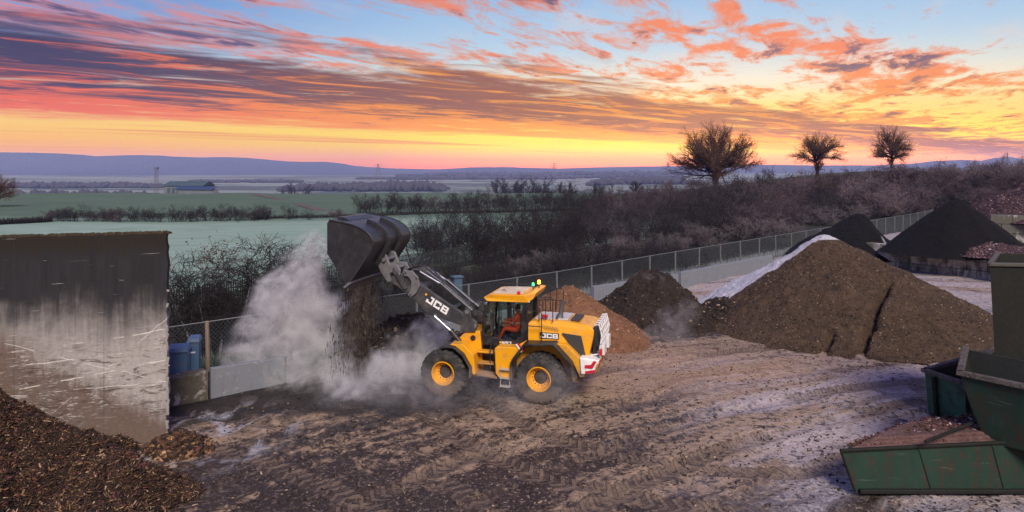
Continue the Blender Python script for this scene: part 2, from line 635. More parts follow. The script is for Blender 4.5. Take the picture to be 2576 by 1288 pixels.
dots = T.ss(.525, .60, T.m('ADD', T.m('MULTIPLY', grain, .62), T.m('MULTIPLY', crumb, .42)))
c = T.mix(T.m('MULTIPLY', dots, .85), c, (.022, .015, .012, 1))
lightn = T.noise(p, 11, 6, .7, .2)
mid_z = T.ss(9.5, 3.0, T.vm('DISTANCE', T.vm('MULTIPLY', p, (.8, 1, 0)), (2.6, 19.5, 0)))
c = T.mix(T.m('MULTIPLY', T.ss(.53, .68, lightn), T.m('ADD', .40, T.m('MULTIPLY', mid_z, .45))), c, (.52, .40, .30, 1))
spill = T.m('MULTIPLY', T.ss(4.5, .8, T.vm('DISTANCE', T.vm('MULTIPLY', p, (.62, 1, 0)), (3.9, 25.6, 0))), T.ss(.36, .60, T.m('ADD', T.m('MULTIPLY', crumb, .5), T.m('MULTIPLY', st_big, .5))))
c = T.mix(T.m('MULTIPLY', spill, .6), c, (.42, .245, .145, 1))
# tyre tracks: pressed bands with chevron tread bars, fading in and out
tr_all, bars_all = None, None
for (tx, ty, tr_) in TRACKS:
    ax_, ay_ = T.m('SUBTRACT', px_, tx), T.m('SUBTRACT', py_, ty)
    rr_ = T.m('SQRT', T.m('ADD', T.m('MULTIPLY', ax_, ax_), T.m('MULTIPLY', ay_, ay_)))
    an_ = T.m('MULTIPLY', T.m('ARCTAN2', ay_, ax_), tr_)
    off_ = T.m('ABSOLUTE', T.m('SUBTRACT', rr_, tr_))
    fade_ = T.ss(.40, .56, T.noise(T.comb(T.m('MULTIPLY', an_, .16), tr_, ty), 1.0, 3, .6))
    band_ = T.m('MULTIPLY', T.ss(.36, .28, T.m('ADD', off_, T.m('MULTIPLY', T.m('SUBTRACT', crumb, .5), .25))), fade_)
    bar_ = T.ss(-.1, .5, T.m('SINE', T.m('ADD', T.m('MULTIPLY', an_, 20.0), T.m('MULTIPLY', off_, 13.0))))
    bar_ = T.m('MULTIPLY', bar_, band_)
    tr_all = band_ if tr_all is None else T.m('MAXIMUM', tr_all, band_)
    bars_all = bar_ if bars_all is None else T.m('MAXIMUM', bars_all, bar_)
c = T.mix(T.m('MULTIPLY', tr_all, .55), c, (.085, .058, .043, 1))
c = T.mix(T.m('MULTIPLY', bars_all, .65), c, (.20, .145, .105, 1))
# frost lies on the untrodden strips to the right and beyond the big heap
fr_n = T.noise(T.mapping(wob, loc=(3, 1, 0), scale=(.7, .28, 1)), 1.0, 6, .66, .4)
fr_n = T.m('ADD', fr_n, T.m('MULTIPLY', T.ss(30, 36, py_), .07))
fr_zone = T.m('MAXIMUM', T.m('MULTIPLY', T.ss(3.0, 9.0, T.m('ADD', px_, T.m('MULTIPLY', T.m('SUBTRACT', fr_n, .5), 8))), T.ss(29, 24, py_)), T.ss(32, 38, py_))
fr = T.m('MULTIPLY', T.m('MULTIPLY', T.ss(.40, .58, fr_n), fr_zone), T.m('SUBTRACT', 1, T.m('MULTIPLY', dots, .9)))
fr = T.m('MULTIPLY', fr, T.m('SUBTRACT', 1, T.m('MULTIPLY', tr_all, .75)))
fr = T.m('MULTIPLY', fr, T.ss(.30, .56, T.m('ADD', T.m('MULTIPLY', lightn, .5), T.m('MULTIPLY', crumb, .5))))
c = T.mix(T.m('MULTIPLY', fr, .80), c, (.47, .43, .48, 1))
# icy puddle marks beside the tall wall
pud_d = T.vm('DISTANCE', T.vm('MULTIPLY', p, (1, .8, 0)), (-8.5, 15.6, 0))
pud = T.m('MULTIPLY', T.ss(.50, .62, T.noise(T.mapping(p, scale=(.9, .5, 1)), 1.0, 5, .6, 1.0)), T.ss(2.8, 1.0, pud_d))
c = T.mix(T.m('MULTIPLY', pud, .8), c, (.50, .55, .64, 1))
# black compost trodden in along the back wall and under the bucket
blk_n = T.noise(p, .9, 5, .65, .4)
bd1 = T.m('SUBTRACT', py_, T.m('ADD', T.m('MULTIPLY', px_, .14), 21.5))
bd = T.m('ADD', bd1, T.m('MULTIPLY', T.m('SUBTRACT', blk_n, .5), 6))
blk = T.m('MULTIPLY', T.ss(-1.0, .9, bd), T.ss(1.2, -2.0, T.m('ADD', px_, T.m('MULTIPLY', T.m('SUBTRACT', blk_n, .5), 5))))
c = T.mix(T.m('MULTIPLY', blk, T.m('SUBTRACT', .95, T.m('MULTIPLY', pud, .8))), c, T.mix(grain, (.004, .0035, .004, 1), (.018, .015, .015, 1)))
wet = T.m('SUBTRACT', .90, T.m('ADD', T.m('MULTIPLY', pud, .55), T.m('MULTIPLY', mud_m, T.m('MULTIPLY', st_big, .85))))
hgt = T.m('ADD', T.m('MULTIPLY', grain, .6), T.m('ADD', T.m('MULTIPLY', crumb, .8), T.m('MULTIPLY', st_mid, 1.0)))
tread = T.m('SINE', T.m('MULTIPLY', ang, 260))
trk = T.m('MULTIPLY', T.ss(.53, .60, T.noise(T.mapping(arc, loc=(7, 0, 0), scale=(.6, .08, 1)), 1.0, 2, .5)), .55)
hgt = T.m('ADD', hgt, T.m('ADD', T.m('MULTIPLY', tread, T.m('MULTIPLY', trk, .5)), T.m('MULTIPLY', bars_all, .55)))
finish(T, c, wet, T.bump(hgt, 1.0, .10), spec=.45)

gy = [8.0]
while gy[-1] < 104:
    gy.append(gy[-1] + max(.085, .0075 * (gy[-1] - 4)))
gx = [-24.0]
while gx[-1] < 70:
    gx.append(gx[-1] + (.13 if -14 < gx[-1] < 17 else .42))
keep = {}
V, Fq = [], []
nx = len(gx)
inside = [[fence_d(x, y) < -0.1 for x in gx] for y in gy]
V = [(x, y, yard_z(x, y)) for y in gy for x in gx]
for j in range(len(gy) - 1):
    for i in range(nx - 1):
        if inside[j][i] or inside[j + 1][i + 1]:
            Fq.append((j * nx + i, j * nx + i + 1, (j + 1) * nx + i + 1, (j + 1) * nx + i))
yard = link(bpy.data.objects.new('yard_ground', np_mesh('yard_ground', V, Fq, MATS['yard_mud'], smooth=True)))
tag(yard, kind='structure')

# hills on the skyline
m_, T = newmat('hill_moor')
p = pos(T)
c = T.ramp(T.noise(T.mapping(p, scale=(.001, .001, .006)), 1.0, 4, .6), [(.3, (.035, .05, .10, 1)), (.6, (.055, .07, .13, 1)), (.75, (.085, .10, .15, 1))])  # blue of the distant haze mixed into the moor's base colour
finish(T, c, 1.0)
CREST = [(-500, 384), (-200, 381), (0, 383), (80, 384), (150, 386), (205, 389), (240, 393), (300, 391), (350, 390), (400, 391), (440, 394), (500, 396), (560, 395),
         (620, 397), (670, 401), (720, 406), (760, 407), (820, 407), (860, 411), (890, 417), (940, 421), (1000, 424), (1100, 426), (1190, 421), (1260, 420), (1400, 424),
         (1500, 421), (1600, 419), (1700, 418), (1800, 416), (1900, 414), (2050, 416), (2200, 416), (2300, 411), (2350, 405), (2420, 402), (2470, 404), (2500, 397), (2545, 395),
         (2576, 400), (2700, 396), (3000, 400)]
cxs = np.arange(-500, 3000, 7.0)
crest = np.interp(cxs, [a for a, b in CREST], [b for a, b in CREST])
V, rows = [], [(1180, 0.0), (1300, .12), (1420, .34), (1520, .64), (1600, .90), (1650, 1.0), (1700, .93), (1850, .5), (2000, 0.0)]
for d, k in rows:
    d = FD(d)
    for x, yc in zip(cxs, crest):
        top = CAM_H - (yc + .45 * fbm(x, 0, 1, 3, .03) - HOR) * FD(1650) / F_PX
        z = -14 * FAR + (top + 14 * FAR) * k + (1.5 * FAR * fbm(x, d / FAR, 2, 3, .01) if 0 < k < 1 else 0)
        V.append(((x - CX) / F_PX * d, d, z))
n = len(cxs)
Fq = [(j * n + i, j * n + i + 1, (j + 1) * n + i + 1, (j + 1) * n + i) for j in range(len(rows) - 1) for i in range(n - 1)]
hills = link(bpy.data.objects.new('hills', np_mesh('hills', V, Fq, MATS['hill_moor'], smooth=True)))
tag(hills, kind='structure')

# farm track climbing to the barn
pmat('track_dirt', (.085, .07, .062), .95, var=.4, vscale=.3, objspace=False)
tr = [on_ground(px, py, -1.2) for px, py in ((640, 489), (700, 500), (760, 513), (800, 523), (860, 535))]
tv, tf = [], []
for i, q in enumerate(tr):
    for k in (-1.3, 1.3):
        x, y = q.x + k, q.y + k * .3
        tv.append((x, y, terrain_z(x, y) + .06))
for i in range(len(tr) - 1):
    tf.append((2 * i, 2 * i + 1, 2 * i + 3, 2 * i + 2))
tag(link(bpy.data.objects.new('farm_track', np_mesh('farm_track', tv, tf, MATS['track_dirt']))), kind='structure')

# ------------------------------------------------------------------ tall bay wall on the left
m_, T = newmat('stained_concrete')
p = T.node('ShaderNodeTexCoord').outputs['Object']
px_, py_, pz_ = T.xyz(p)
nb = T.noise(T.comb(px_, 0, pz_), .55, 5, .6, .4)
nv = T.noise(T.comb(T.m('MULTIPLY', px_, 5.0), 0, T.m('MULTIPLY', pz_, .35)), 1.0, 6, .7, .3)
nf = T.noise(T.comb(px_, 0, pz_), 9, 7, .72)
zz = T.m('ADD', pz_, T.m('MULTIPLY', T.m('SUBTRACT', nb, .5), 2.0))
grey = T.mix(nf, (.20, .185, .18, 1), (.50, .475, .46, 1))
algae = T.mix(nv, (.004, .004, .005, 1), (.040, .039, .047, 1))
c = T.mix(T.ss(2.4, 4.3, T.m('ADD', zz, T.m('MULTIPLY', T.m('SUBTRACT', nv, .5), 1.5))), grey, algae)
# moss fringe along the top
c = T.mix(T.m('MULTIPLY', T.ss(5.05, 5.6, T.m('ADD', pz_, T.m('MULTIPLY', T.m('SUBTRACT', nv, .5), 1.6))), .85), c, T.mix(nf, (.005, .004, .003, 1), (.032, .025, .016, 1)))
# rusty brown slurry stain low on the left and along the foot
br = T.ss(.35, -.7, T.m('ADD', T.m('MULTIPLY', T.m('ADD', px_, 4.6), .62), T.m('ADD', T.m('SUBTRACT', zz, 3.6), T.m('MULTIPLY', T.m('SUBTRACT', nv, .5), 1.6))))
foot = T.ss(1.0, .1, T.m('ADD', zz, T.m('MULTIPLY', T.m('SUBTRACT', nv, .5), .8)))
c = T.mix(T.m('MULTIPLY', T.m('MAXIMUM', br, T.m('MULTIPLY', foot, .75)), .88), c, T.mix(nf, (.055, .032, .022, 1), (.16, .10, .072, 1)))
# bucket scrapes: short bright scratches, mostly level, thickest in the middle
sc1 = T.noise(T.mapping(T.comb(px_, 0, pz_), rot=(0, R(7), 0), scale=(3.6, 1, 22)), 1.0, 8, .70, 1.2)
sc2 = T.noise(T.mapping(T.comb(px_, 0, pz_), rot=(0, R(-38), 0), scale=(.9, 1, 16)), 1.0, 3, .6, .5)
zone = T.m('MULTIPLY', T.ss(.3, .9, zz), T.ss(3.2, 2.3, zz))
zone = T.m('MULTIPLY', zone, T.ss(-7.5, -3.0, px_))
scr = T.m('MAXIMUM', T.m('MULTIPLY', T.m('MULTIPLY', T.ss(.52, .57, sc1), T.ss(.40, .60, T.noise(T.comb(px_, 0, pz_), 2.2, 4, .6, .5))), zone), T.m('MULTIPLY', T.ss(.68, .70, sc2), .55))
blot = T.noise(T.comb(px_, 5, pz_), 2.3, 7, .72, .15)
c = T.mix(T.m('MULTIPLY', T.m('MULTIPLY', T.ss(.50, .66, blot), T.ss(3.4, 2.4, zz)), .55), c, (.13, .115, .11, 1))
c = T.mix(T.m('MULTIPLY', scr, .62), c, (.60, .58, .57, 1))
dk = T.m('MULTIPLY', T.ss(.54, .60, T.noise(T.mapping(T.comb(px_, 3, pz_), scale=(1.6, 1, 8)), 1.0, 7, .74, 1.0)), zone)
c = T.mix(T.m('MULTIPLY', dk, .8), c, (.08, .055, .045, 1))
for (sa, sb, sw) in ((.10, 3.05, .02), (.85, 3.4, .014), (.06, 2.55, .016), (-.35, 1.55, .012), (.14, 2.2, .02), (.02, 1.6, .014)):
    ln_ = T.m('ABSOLUTE', T.m('SUBTRACT', T.m('ADD', pz_, T.m('MULTIPLY', T.m('SUBTRACT', nb, .5), .25)), T.m('ADD', T.m('MULTIPLY', px_, sa), sb)))
    lm_ = T.m('MULTIPLY', T.ss(sw, sw * .4, ln_), T.ss(.46, .56, T.noise(T.comb(px_, sb, pz_), 1.3, 4, .7)))
    c = T.mix(T.m('MULTIPLY', lm_, .8), c, (.66, .64, .63, 1))
chips = T.ss(.80, .815, T.noise(T.comb(px_, 7, pz_), 1.9, 2, .5))
c = T.mix(chips, c, (.62, .60, .62, 1))
for jx in (-1.62, -3.72):
    jl = T.ss(.022, .008, T.m('ABSOLUTE', T.m('ADD', T.m('SUBTRACT', px_, jx), T.m('MULTIPLY', T.m('SUBTRACT', nf, .5), .02))))
    c = T.mix(T.m('MULTIPLY', jl, .25), c, (.035, .032, .032, 1))
hgt = T.m('ADD', T.m('MULTIPLY', nf, .5), T.m('ADD', T.m('MULTIPLY', scr, .6), T.m('MULTIPLY', nv, .4)))
finish(T, c, .88, T.bump(hgt, .55, .03), spec=.3)

pmat('concrete_core', (.27, .255, .25), .9, var=.5, vscale=4, bump=.6, bscale=25)

WL0, WL1 = on_ground(-420, 1190), on_ground(426, 1102)
wdir = (WL1 - WL0)
wl = wdir.length
root = empty('concrete_bay_wall', WL1, math.atan2(wdir.y, wdir.x))
tag(root, 'tall stained concrete wall panel standing left of the dust cloud', 'wall')
nxw, nzw = 60, 44
WH = 5.72
mb = MB()
vs, fs = [], []
for j in range(nzw + 1):
    for i in range(nxw + 1):
        x = -wl + wl * i / nxw
        z = -.3 + (WH + .3) * j / nzw
        ex = 0.0
        if i == nxw:
            ex = -.06 + .10 * fbm(0, z, 4, 5, 2.6)
        if j == nzw:
            z += .03 * fbm(x, 0, 9, 3, 2.0) - .05 * (1 + x / wl) * 0
        vs.append((x + ex, -.012 * fbm(x, z, 2, 4, 1.2), z))
w = nxw + 1
fs = [(j * w + i, j * w + i + 1, (j + 1) * w + i + 1, (j + 1) * w + i) for j in range(nzw) for i in range(nxw)]
back = len(vs)
TH = .32
vs += [(x, y + TH, z) for x, y, z in vs]
fs += [tuple(back + k for k in reversed(f)) for f in fs]
for j in range(nzw):
    a, b = j * w + nxw, (j + 1) * w + nxw
    fs.append((a, back + a, back + b, b))
    a, b = j * w, (j + 1) * w
    fs.append((a, b, back + b, back + a))
for i in range(nxw):
    a, b = nzw * w + i, nzw * w + i + 1
    fs.append((a, b, back + b, back + a))
mb.add(vs, fs)
mb.build('panel', MATS['stained_concrete'], root, auto=40, fix=False)
# crumbled lighter arris down the free end
mb = MB()
rnd = random.Random(4)
z = .1
while z < 5.0:
    h = rnd.uniform(.03, .22)
    if rnd.random() < (.8 if z < 3.0 else .06):
        mb.box((-.045 + rnd.uniform(-.02, .012), .012, z + h / 2), (.05 + rnd.uniform(0, .04), .05, h * 1.05), Matrix.Rotation(rnd.uniform(-.3, .3), 3, 'Y'))
    z += h * .9
mb.build('chipped_edge', MATS['concrete_core'], root, bevel=.012)
# debris and moss on the top edge
pmat('moss_debris', (.055, .04, .022), .95, var=.6, vscale=9)
mb = MB()
for k in range(700):
    x = -rnd.random() * wl
    h = rnd.uniform(.02, .08)
    mb.box((x, rnd.uniform(.03, .29), WH + h * .3), (rnd.uniform(.03, .12), rnd.uniform(.03, .1), h), Matrix.Rotation(rnd.uniform(0, 3), 3, 'Z'))
mb.build('moss', MATS['moss_debris'], root)['kind'] = 'stuff'

# ------------------------------------------------------------------ low retaining wall behind the yard
m_, T = newmat('mossy_block')
p = T.node('ShaderNodeTexCoord').outputs['Object']
n1 = T.noise(p, 2.2, 6, .65, .4)
n2 = T.noise(p, 9, 6, .7)
c = T.mix(n2, (.05, .045, .035, 1), (.16, .14, .11, 1))
c = T.mix(T.ss(.55, .66, n1), c, (.36, .34, .31, 1))
c = T.mix(T.m('MULTIPLY', T.ss(.5, .65, T.noise(p, 3.5, 5, .6)), .6), c, (.045, .06, .025, 1))
finish(T, c, .95, T.bump(n2, .6, .04))
m_, T = newmat('pale_panel')
p = T.node('ShaderNodeTexCoord').outputs['Object']
px_, py_, pz_ = T.xyz(p)
n1 = T.noise(T.comb(T.m('MULTIPLY', px_, 2.2), py_, T.m('MULTIPLY', pz_, .6)), 2.0, 6, .68, .2)
n2 = T.noise(p, 12, 5, .7)
c = T.mix(n2, (.11, .125, .15, 1), (.22, .24, .275, 1))
c = T.mix(T.m('MULTIPLY', T.ss(.5, .7, n1), .7), c, (.14, .14, .15, 1))
c = T.mix(T.m('MULTIPLY', T.ss(.56, .72, T.noise(p, 4, 5, .7)), .5), c, (.40, .41, .43, 1))
finish(T, c, .85, T.bump(n2, .4, .02))


def wall_run(a, b, h0, h1, th, name, mat, label, cat='wall', parent=None, tilt=0, up=True):
    a, b = Vector(a), Vector(b)
    d = b - a
    L_ = d.length
    o = MB()
    n_ = max(2, int(L_ / .4))
    bot, top = [], []
    vs_, fs_ = [], []
    for i in range(n_ + 1):
        t = i / n_
        hz = h0 + (h1 - h0) * t + .03 * fbm(t * L_, h0, 3, 3, 1.1)
        vs_ += [(t * L_, 0, -.4), (t * L_, 0, hz), (t * L_, th, hz + .01), (t * L_, th, -.4)]
    for i in range(n_):
        q = i * 4
        for k in range(4):
            fs_.append((q + k, q + 4 + k, q + 4 + (k + 1) % 4, q + (k + 1) % 4))
    fs_ += [(0, 1, 2, 3), (n_ * 4 + 3, n_ * 4 + 2, n_ * 4 + 1, n_ * 4)]
    o.add(vs_, fs_)
    ob = o.build(name, mat, parent, bevel=.015, auto=40)
    ob.location = a
    ob.rotation_euler = (0, 0, math.atan2(d.y, d.x))
    if label:
        tag(ob, label, cat)
    return ob


a = on_ground(380, 1032)
b = on_ground(524, 1001)
c2 = on_ground(716, 964)
wall_run(a, b, .86, .86, .5, 'concrete_block', MATS['mossy_block'], 'mossy dark concrete block below the two blue cabinets', 'concrete block')
wall_run(b + Vector((.07, .04, 0)), c2, .94, .90, .2, 'concrete_barrier', MATS['pale_panel'], 'pale blue-grey concrete panel running into the dust cloud', 'barrier')
c3 = Vector((1.2, 33.6, 0))
wall_run(c2 + Vector((.08, .05, 0)), c3, .88, .8, .2, 'concrete_barrier', MATS['pale_panel'], 'long concrete barrier behind the dust and the wheel loader', 'barrier')
wall_run((4.6, 38.2, 0), (10.4, 42.6, 0), .85, .85, .25, 'concrete_barrier', MATS['pale_panel'], 'pale concrete barrier directly behind the dark brown heap', 'barrier')
wall_run((10.6, 42.7, 0), (19.5, 51.0, 0), .95, .95, .25, 'concrete_barrier', MATS['pale_panel'], 'frosted concrete barrier below the fence left of the biggest heap', 'barrier')

# ------------------------------------------------------------------ stacked block bays on the right
m_, T = newmat('bay_block')
p = pos(T)
oi = T.node('ShaderNodeObjectInfo').outputs['Random']
n1 = T.noise(T.vm('MULTIPLY', p, (1, 1, .45)), 1.6, 6, .66, .4)
n2 = T.noise(p, 7, 5, .7)
c = T.mix(n2, (.30, .29, .28, 1), (.55, .54, .52, 1))
c = T.mix(T.m('MULTIPLY', oi, .45), c, (.20, .19, .19, 1))
pzz = T.xyz(p)[2]
c = T.mix(T.m('MULTIPLY', T.ss(.42, .60, T.m('ADD', n1, T.m('MULTIPLY', T.ss(1.0, 1.9, pzz), .12))), .85), c, (.045, .048, .03, 1))
c = T.mix(T.m('MULTIPLY', T.ss(.5, .7, T.noise(p, 2.4, 4, .6)), .45), c, (.13, .07, .05, 1))
finish(T, c, .93, T.bump(n2, .5, .04))


def block_wall(a, b, courses, hz, bl, depth, z0, label):
    a, b = Vector(a), Vector(b)
    d = b - a
    L_ = d.length
    root_ = empty('block_bay_wall', (a.x, a.y, z0), math.atan2(d.y, d.x))
    tag(root_, label, 'wall')
    shared = None
    rnd_ = random.Random(int(L_ * 100))
    me = MB().box((0, 0, 0), (bl - .035, depth, hz - .03)).mesh('block', MATS['bay_block'])
    half = MB().box((0, 0, 0), (bl / 2 - .035, depth, hz - .03)).mesh('block', MATS['bay_block'])
    for r_ in range(courses):
        x = 0.0
        first = r_ % 2 == 1
        while x < L_ - .2:
            w_ = bl / 2 if first else bl
            o = bpy.data.objects.new('block', half if first else me)
            link(o, root_)
            o.location = (x + w_ / 2, depth / 2 + rnd_.uniform(-.03, .03), hz * (r_ + .5))
            o.rotation_euler = (0, 0, rnd_.uniform(-.012, .012))
            bv = o.modifiers.new('bevel', 'BEVEL')
            bv.width = .03
            bv.segments = 2
            x += w_
            first = False
    return root_


bw_a, bw_b = Vector((27.2, 52.5, 0)), Vector((35.2, 41.5, 0))
block_wall(bw_a, bw_b, 3, .62, 1.25, .62, -.12, 'mossy stacked concrete block wall under the black heap on the right')
block_wall((44.5, 63.5, 0), (58, 56, 0), 3, .85, 1.7, .8, .55, 'brown stacked block wall below the purple chip heap at the right edge')


CH = [pmat('shred_a', (.042, .021, .011), .9), pmat('shred_b', (.080, .038, .018), .9), pmat('shred_c', (.21, .12, .052), .85),
      pmat('shred_d', (.016, .009, .007), .95), pmat('shred_e', (.12, .040, .036), .9), pmat('shred_f', (.40, .28, .17), .85)]
CL = [pmat('clod_a', (.018, .012, .010), .95), pmat('clod_b', (.050, .034, .025), .95), pmat('clod_c', (.20, .145, .10), .95), pmat('clod_d', (.36, .27, .18), .9)]
CO = [pmat('clod_o1', (.13, .062, .032), .95), pmat('clod_o2', (.30, .15, .08), .95), pmat('clod_o3', (.40, .24, .15), .95)]
CP = [pmat('chip_p1', (.05, .03, .036), .95), pmat('chip_p2', (.15, .085, .095), .95), pmat('chip_p3', (.25, .16, .17), .95), pmat('chip_p4', (.48, .42, .48), .95)]


def chips(spots, name, parent, origin, lmin, lmax, mats, weights, seed=1, lift=.02, aspect=.17):
    rg = np.random.default_rng(seed)
    n_ = len(spots)
    P_ = np.array(spots) - np.array(origin)
    L_ = rg.uniform(lmin, lmax, n_) * (rg.random(n_) ** .8 * .8 + .3)
    Wd = L_ * rg.uniform(.6, 1.4, n_) * aspect
    th = Wd * rg.uniform(.3, .7, n_)
    yaw = rg.uniform(0, 2 * np.pi, n_)
    pit = rg.normal(0, .42, n_)
    roll = rg.normal(0, .5, n_)
    ax = np.stack([np.cos(yaw) * np.cos(pit), np.sin(yaw) * np.cos(pit), np.sin(pit)], 1)
    side = np.stack([-np.sin(yaw), np.cos(yaw), np.zeros(n_)], 1)
    upv = np.cross(ax, side)
    s2 = side * np.cos(roll)[:, None] + upv * np.sin(roll)[:, None]
    u2 = np.cross(ax, s2)
    P_[:, 2] += lift * rg.random(n_)
    vs_ = []
    for sx in (-1, 1):
        k = 1.0 if sx < 0 else rg.uniform(.3, 1.0, n_)[:, None]
        for (sy, sz) in ((-1, -1), (1, -1), (1, 1), (-1, 1)):
            vs_.append(P_ + ax * (L_ / 2)[:, None] * sx + s2 * (Wd / 2)[:, None] * sy * k + u2 * (th / 2)[:, None] * sz * k)
    vs_ = np.stack(vs_, 1).reshape(-1, 3)
    fc = np.array([(0, 3, 2, 1), (4, 5, 6, 7), (0, 1, 5, 4), (1, 2, 6, 5), (2, 3, 7, 6), (3, 0, 4, 7)])
    fs_ = (np.arange(n_)[:, None, None] * 8 + fc[None]).reshape(-1, 4)
    w_ = np.array(weights, float)
    mi_ = np.repeat(rg.choice(len(mats), n_, p=w_ / w_.sum()), 6)
    ob = link(bpy.data.objects.new(name, np_mesh(name, vs_, fs_, mats, mi_)), parent)
    ob['kind'] = 'stuff'
    return ob


# ------------------------------------------------------------------ heaps
def heap_mat(name, dark, light, speck, frost=0.0, ridge=None, fscale=9.0, bumpd=.10, cracks=None):
    m2, T2 = newmat(name)
    p2 = pos(T2)
    g = T2.noise(p2, fscale, 8, .75, .2)
    l = T2.noise(p2, .7, 5, .6, .5)
    md = T2.noise(p2, fscale * .33, 7, .72, .5)
    c2_ = T2.mix(T2.ss(.30, .70, T2.m('ADD', T2.m('MULTIPLY', g, .35), T2.m('ADD', T2.m('MULTIPLY', md, .40), T2.m('MULTIPLY', l, .25)))), tuple(dark) + (1,), tuple(light) + (1,))
    sp = T2.ss(.60, .68, T2.noise(p2, fscale * 2.3, 4, .7))
    c2_ = T2.mix(T2.m('MULTIPLY', sp, .6), c2_, tuple(speck) + (1,))
    dk2 = T2.ss(.54, .64, T2.noise(p2, fscale * .55, 7, .75, .4))
    c2_ = T2.mix(T2.m('MULTIPLY', dk2, .65), c2_, tuple(v * .35 for v in dark) + (1,))
    if frost:
        at_ = T2.node('ShaderNodeAttribute', attribute_name='frost').outputs['Fac']
        fm = T2.m('MULTIPLY', T2.ss(.38, .58, T2.m('ADD', at_, T2.m('MULTIPLY', T2.m('SUBTRACT', md, .5), .35))), frost)
        c2_ = T2.mix(fm, c2_, (.60, .60, .68, 1))
    finish(T2, c2_, .95, T2.bump(T2.m('ADD', T2.m('MULTIPLY', g, .6), T2.m('ADD', T2.m('MULTIPLY', md, 1.6), T2.m('MULTIPLY', l, 1.2))), 1.0, bumpd * 1.3), spec=.25)
    return m2


heap_mat('soil_brown', (.028, .018, .012), (.128, .083, .053), (.23, .165, .11), frost=.9)
heap_mat('soil_dark', (.014, .010, .008), (.065, .047, .038), (.12, .10, .085), frost=.3, fscale=6, bumpd=.16)
heap_mat('soil_orange', (.125, .060, .030), (.33, .165, .090), (.42, .25, .16))
heap_mat('soil_black', (.0025, .0025, .0035), (.0075, .007, .0085), (.013, .0125, .014), frost=.5)
heap_mat('chip_purple', (.025, .014, .018), (.12, .070, .078), (.33, .23, .25), frost=.4, fscale=5, bumpd=.2)
heap_mat('compost_black', (.004, .0035, .0035), (.018, .014, .013), (.05, .04, .03), fscale=7, bumpd=.16)
heap_mat('mulch_base', (.010, .006, .005), (.07, .042, .025), (.26, .16, .085), fscale=8, bumpd=.14)


def heap(name, mat, c, h, rads, label, cat='heap', z0=0.0, seed=0, top_r=.12, power=1.0, rough=.10, ridge=None, cracks=(), frost_fn=None, rings=70, segs=150, peak=(0, 0), clods=None):
    """rads: radius by angle as [(deg, r)], angle 0 = +X, 90 = away from the camera"""
    cx_, cy_ = c
    degs = [a - 360 for a, r in rads] + [a for a, r in rads] + [a + 360 for a, r in rads]
    rr_ = [r for a, r in rads] * 3
    V_, frost_ = [], []
    for i in range(rings + 1):
        t = (i / rings) ** .9
        for k in range(segs):
            an = 360.0 * k / segs
            rad_ = float(np.interp(an, degs, rr_)) * (1 + .07 * fbm(math.cos(R(an)) * 2, math.sin(R(an)) * 2, seed, 3, 1.0))
            x = cx_ + peak[0] * (1 - t) + math.cos(R(an)) * rad_ * t
            y = cy_ + peak[1] * (1 - t) + math.sin(R(an)) * rad_ * t
            q = math.sqrt(t * t + top_r * top_r) - top_r
            q = q / (math.sqrt(1 + top_r * top_r) - top_r)
            z = h * (1 - q) ** power
            if t > .86:
                z *= 1.0
            if ridge:
                z += ridge(x - cx_, y - cy_, t)
            am = min(1, (1 - t) * 6)
            z += am * (rough * 2.2 * fbm(x, y, seed, 3, .35) + rough * fbm(x, y, seed + 3, 4, 1.3) + rough * .45 * fbm(x, y, seed + 9, 4, 4.5))
            for (pts, wd, dep) in cracks:
                best = 9
                for (ax, ay), (bx, by) in zip(pts, pts[1:]):
                    vx, vy = bx - ax, by - ay
                    u = max(0, min(1, ((x - ax) * vx + (y - ay) * vy) / (vx * vx + vy * vy)))
                    best = min(best, math.hypot(x - ax - vx * u, y - ay - vy * u) + .10 * fbm(x, y, 7, 3, 2.2))
                if best < wd * 3:
                    z -= dep * math.exp(-(best / wd) ** 2)
            V_.append((x, y, z0 - .06 + z))
            frost_.append(frost_fn(x - cx_, y - cy_, z) if frost_fn else 0.0)
    F_ = []
    for i in range(rings):
        for k in range(segs):
            F_.append((i * segs + k, (i + 1) * segs + k, (i + 1) * segs + (k + 1) % segs, i * segs + (k + 1) % segs))
    me = np_mesh(name, V_, F_, mat, smooth=True)
    at_ = me.attributes.new('frost', 'FLOAT', 'POINT')
    at_.data.foreach_set('value', frost_)
    o = link(bpy.data.objects.new(name, me))
    tag(o, label, cat)
    if clods:
        n_c, cm, cw_, l0, l1 = clods
        rg_ = random.Random(seed)
        sp_ = []
        while len(sp_) < n_c:
            i = int(rings * math.sqrt(rg_.random()))
            k = rg_.randrange(segs)
            a_, b_ = V_[i * segs + k], V_[min(i + 1, rings) * segs + (k + 1) % segs]
            u = rg_.random()
            q = tuple(a_[j] + (b_[j] - a_[j]) * u for j in range(3))
            if q[1] < cy_ + 1.5 and frost_[i * segs + k] < .3:
                sp_.append(q)
        chips(sp_, 'clods', o, (0, 0, 0), l0, l1, cm, cw_, seed, .01, .6)
    return o


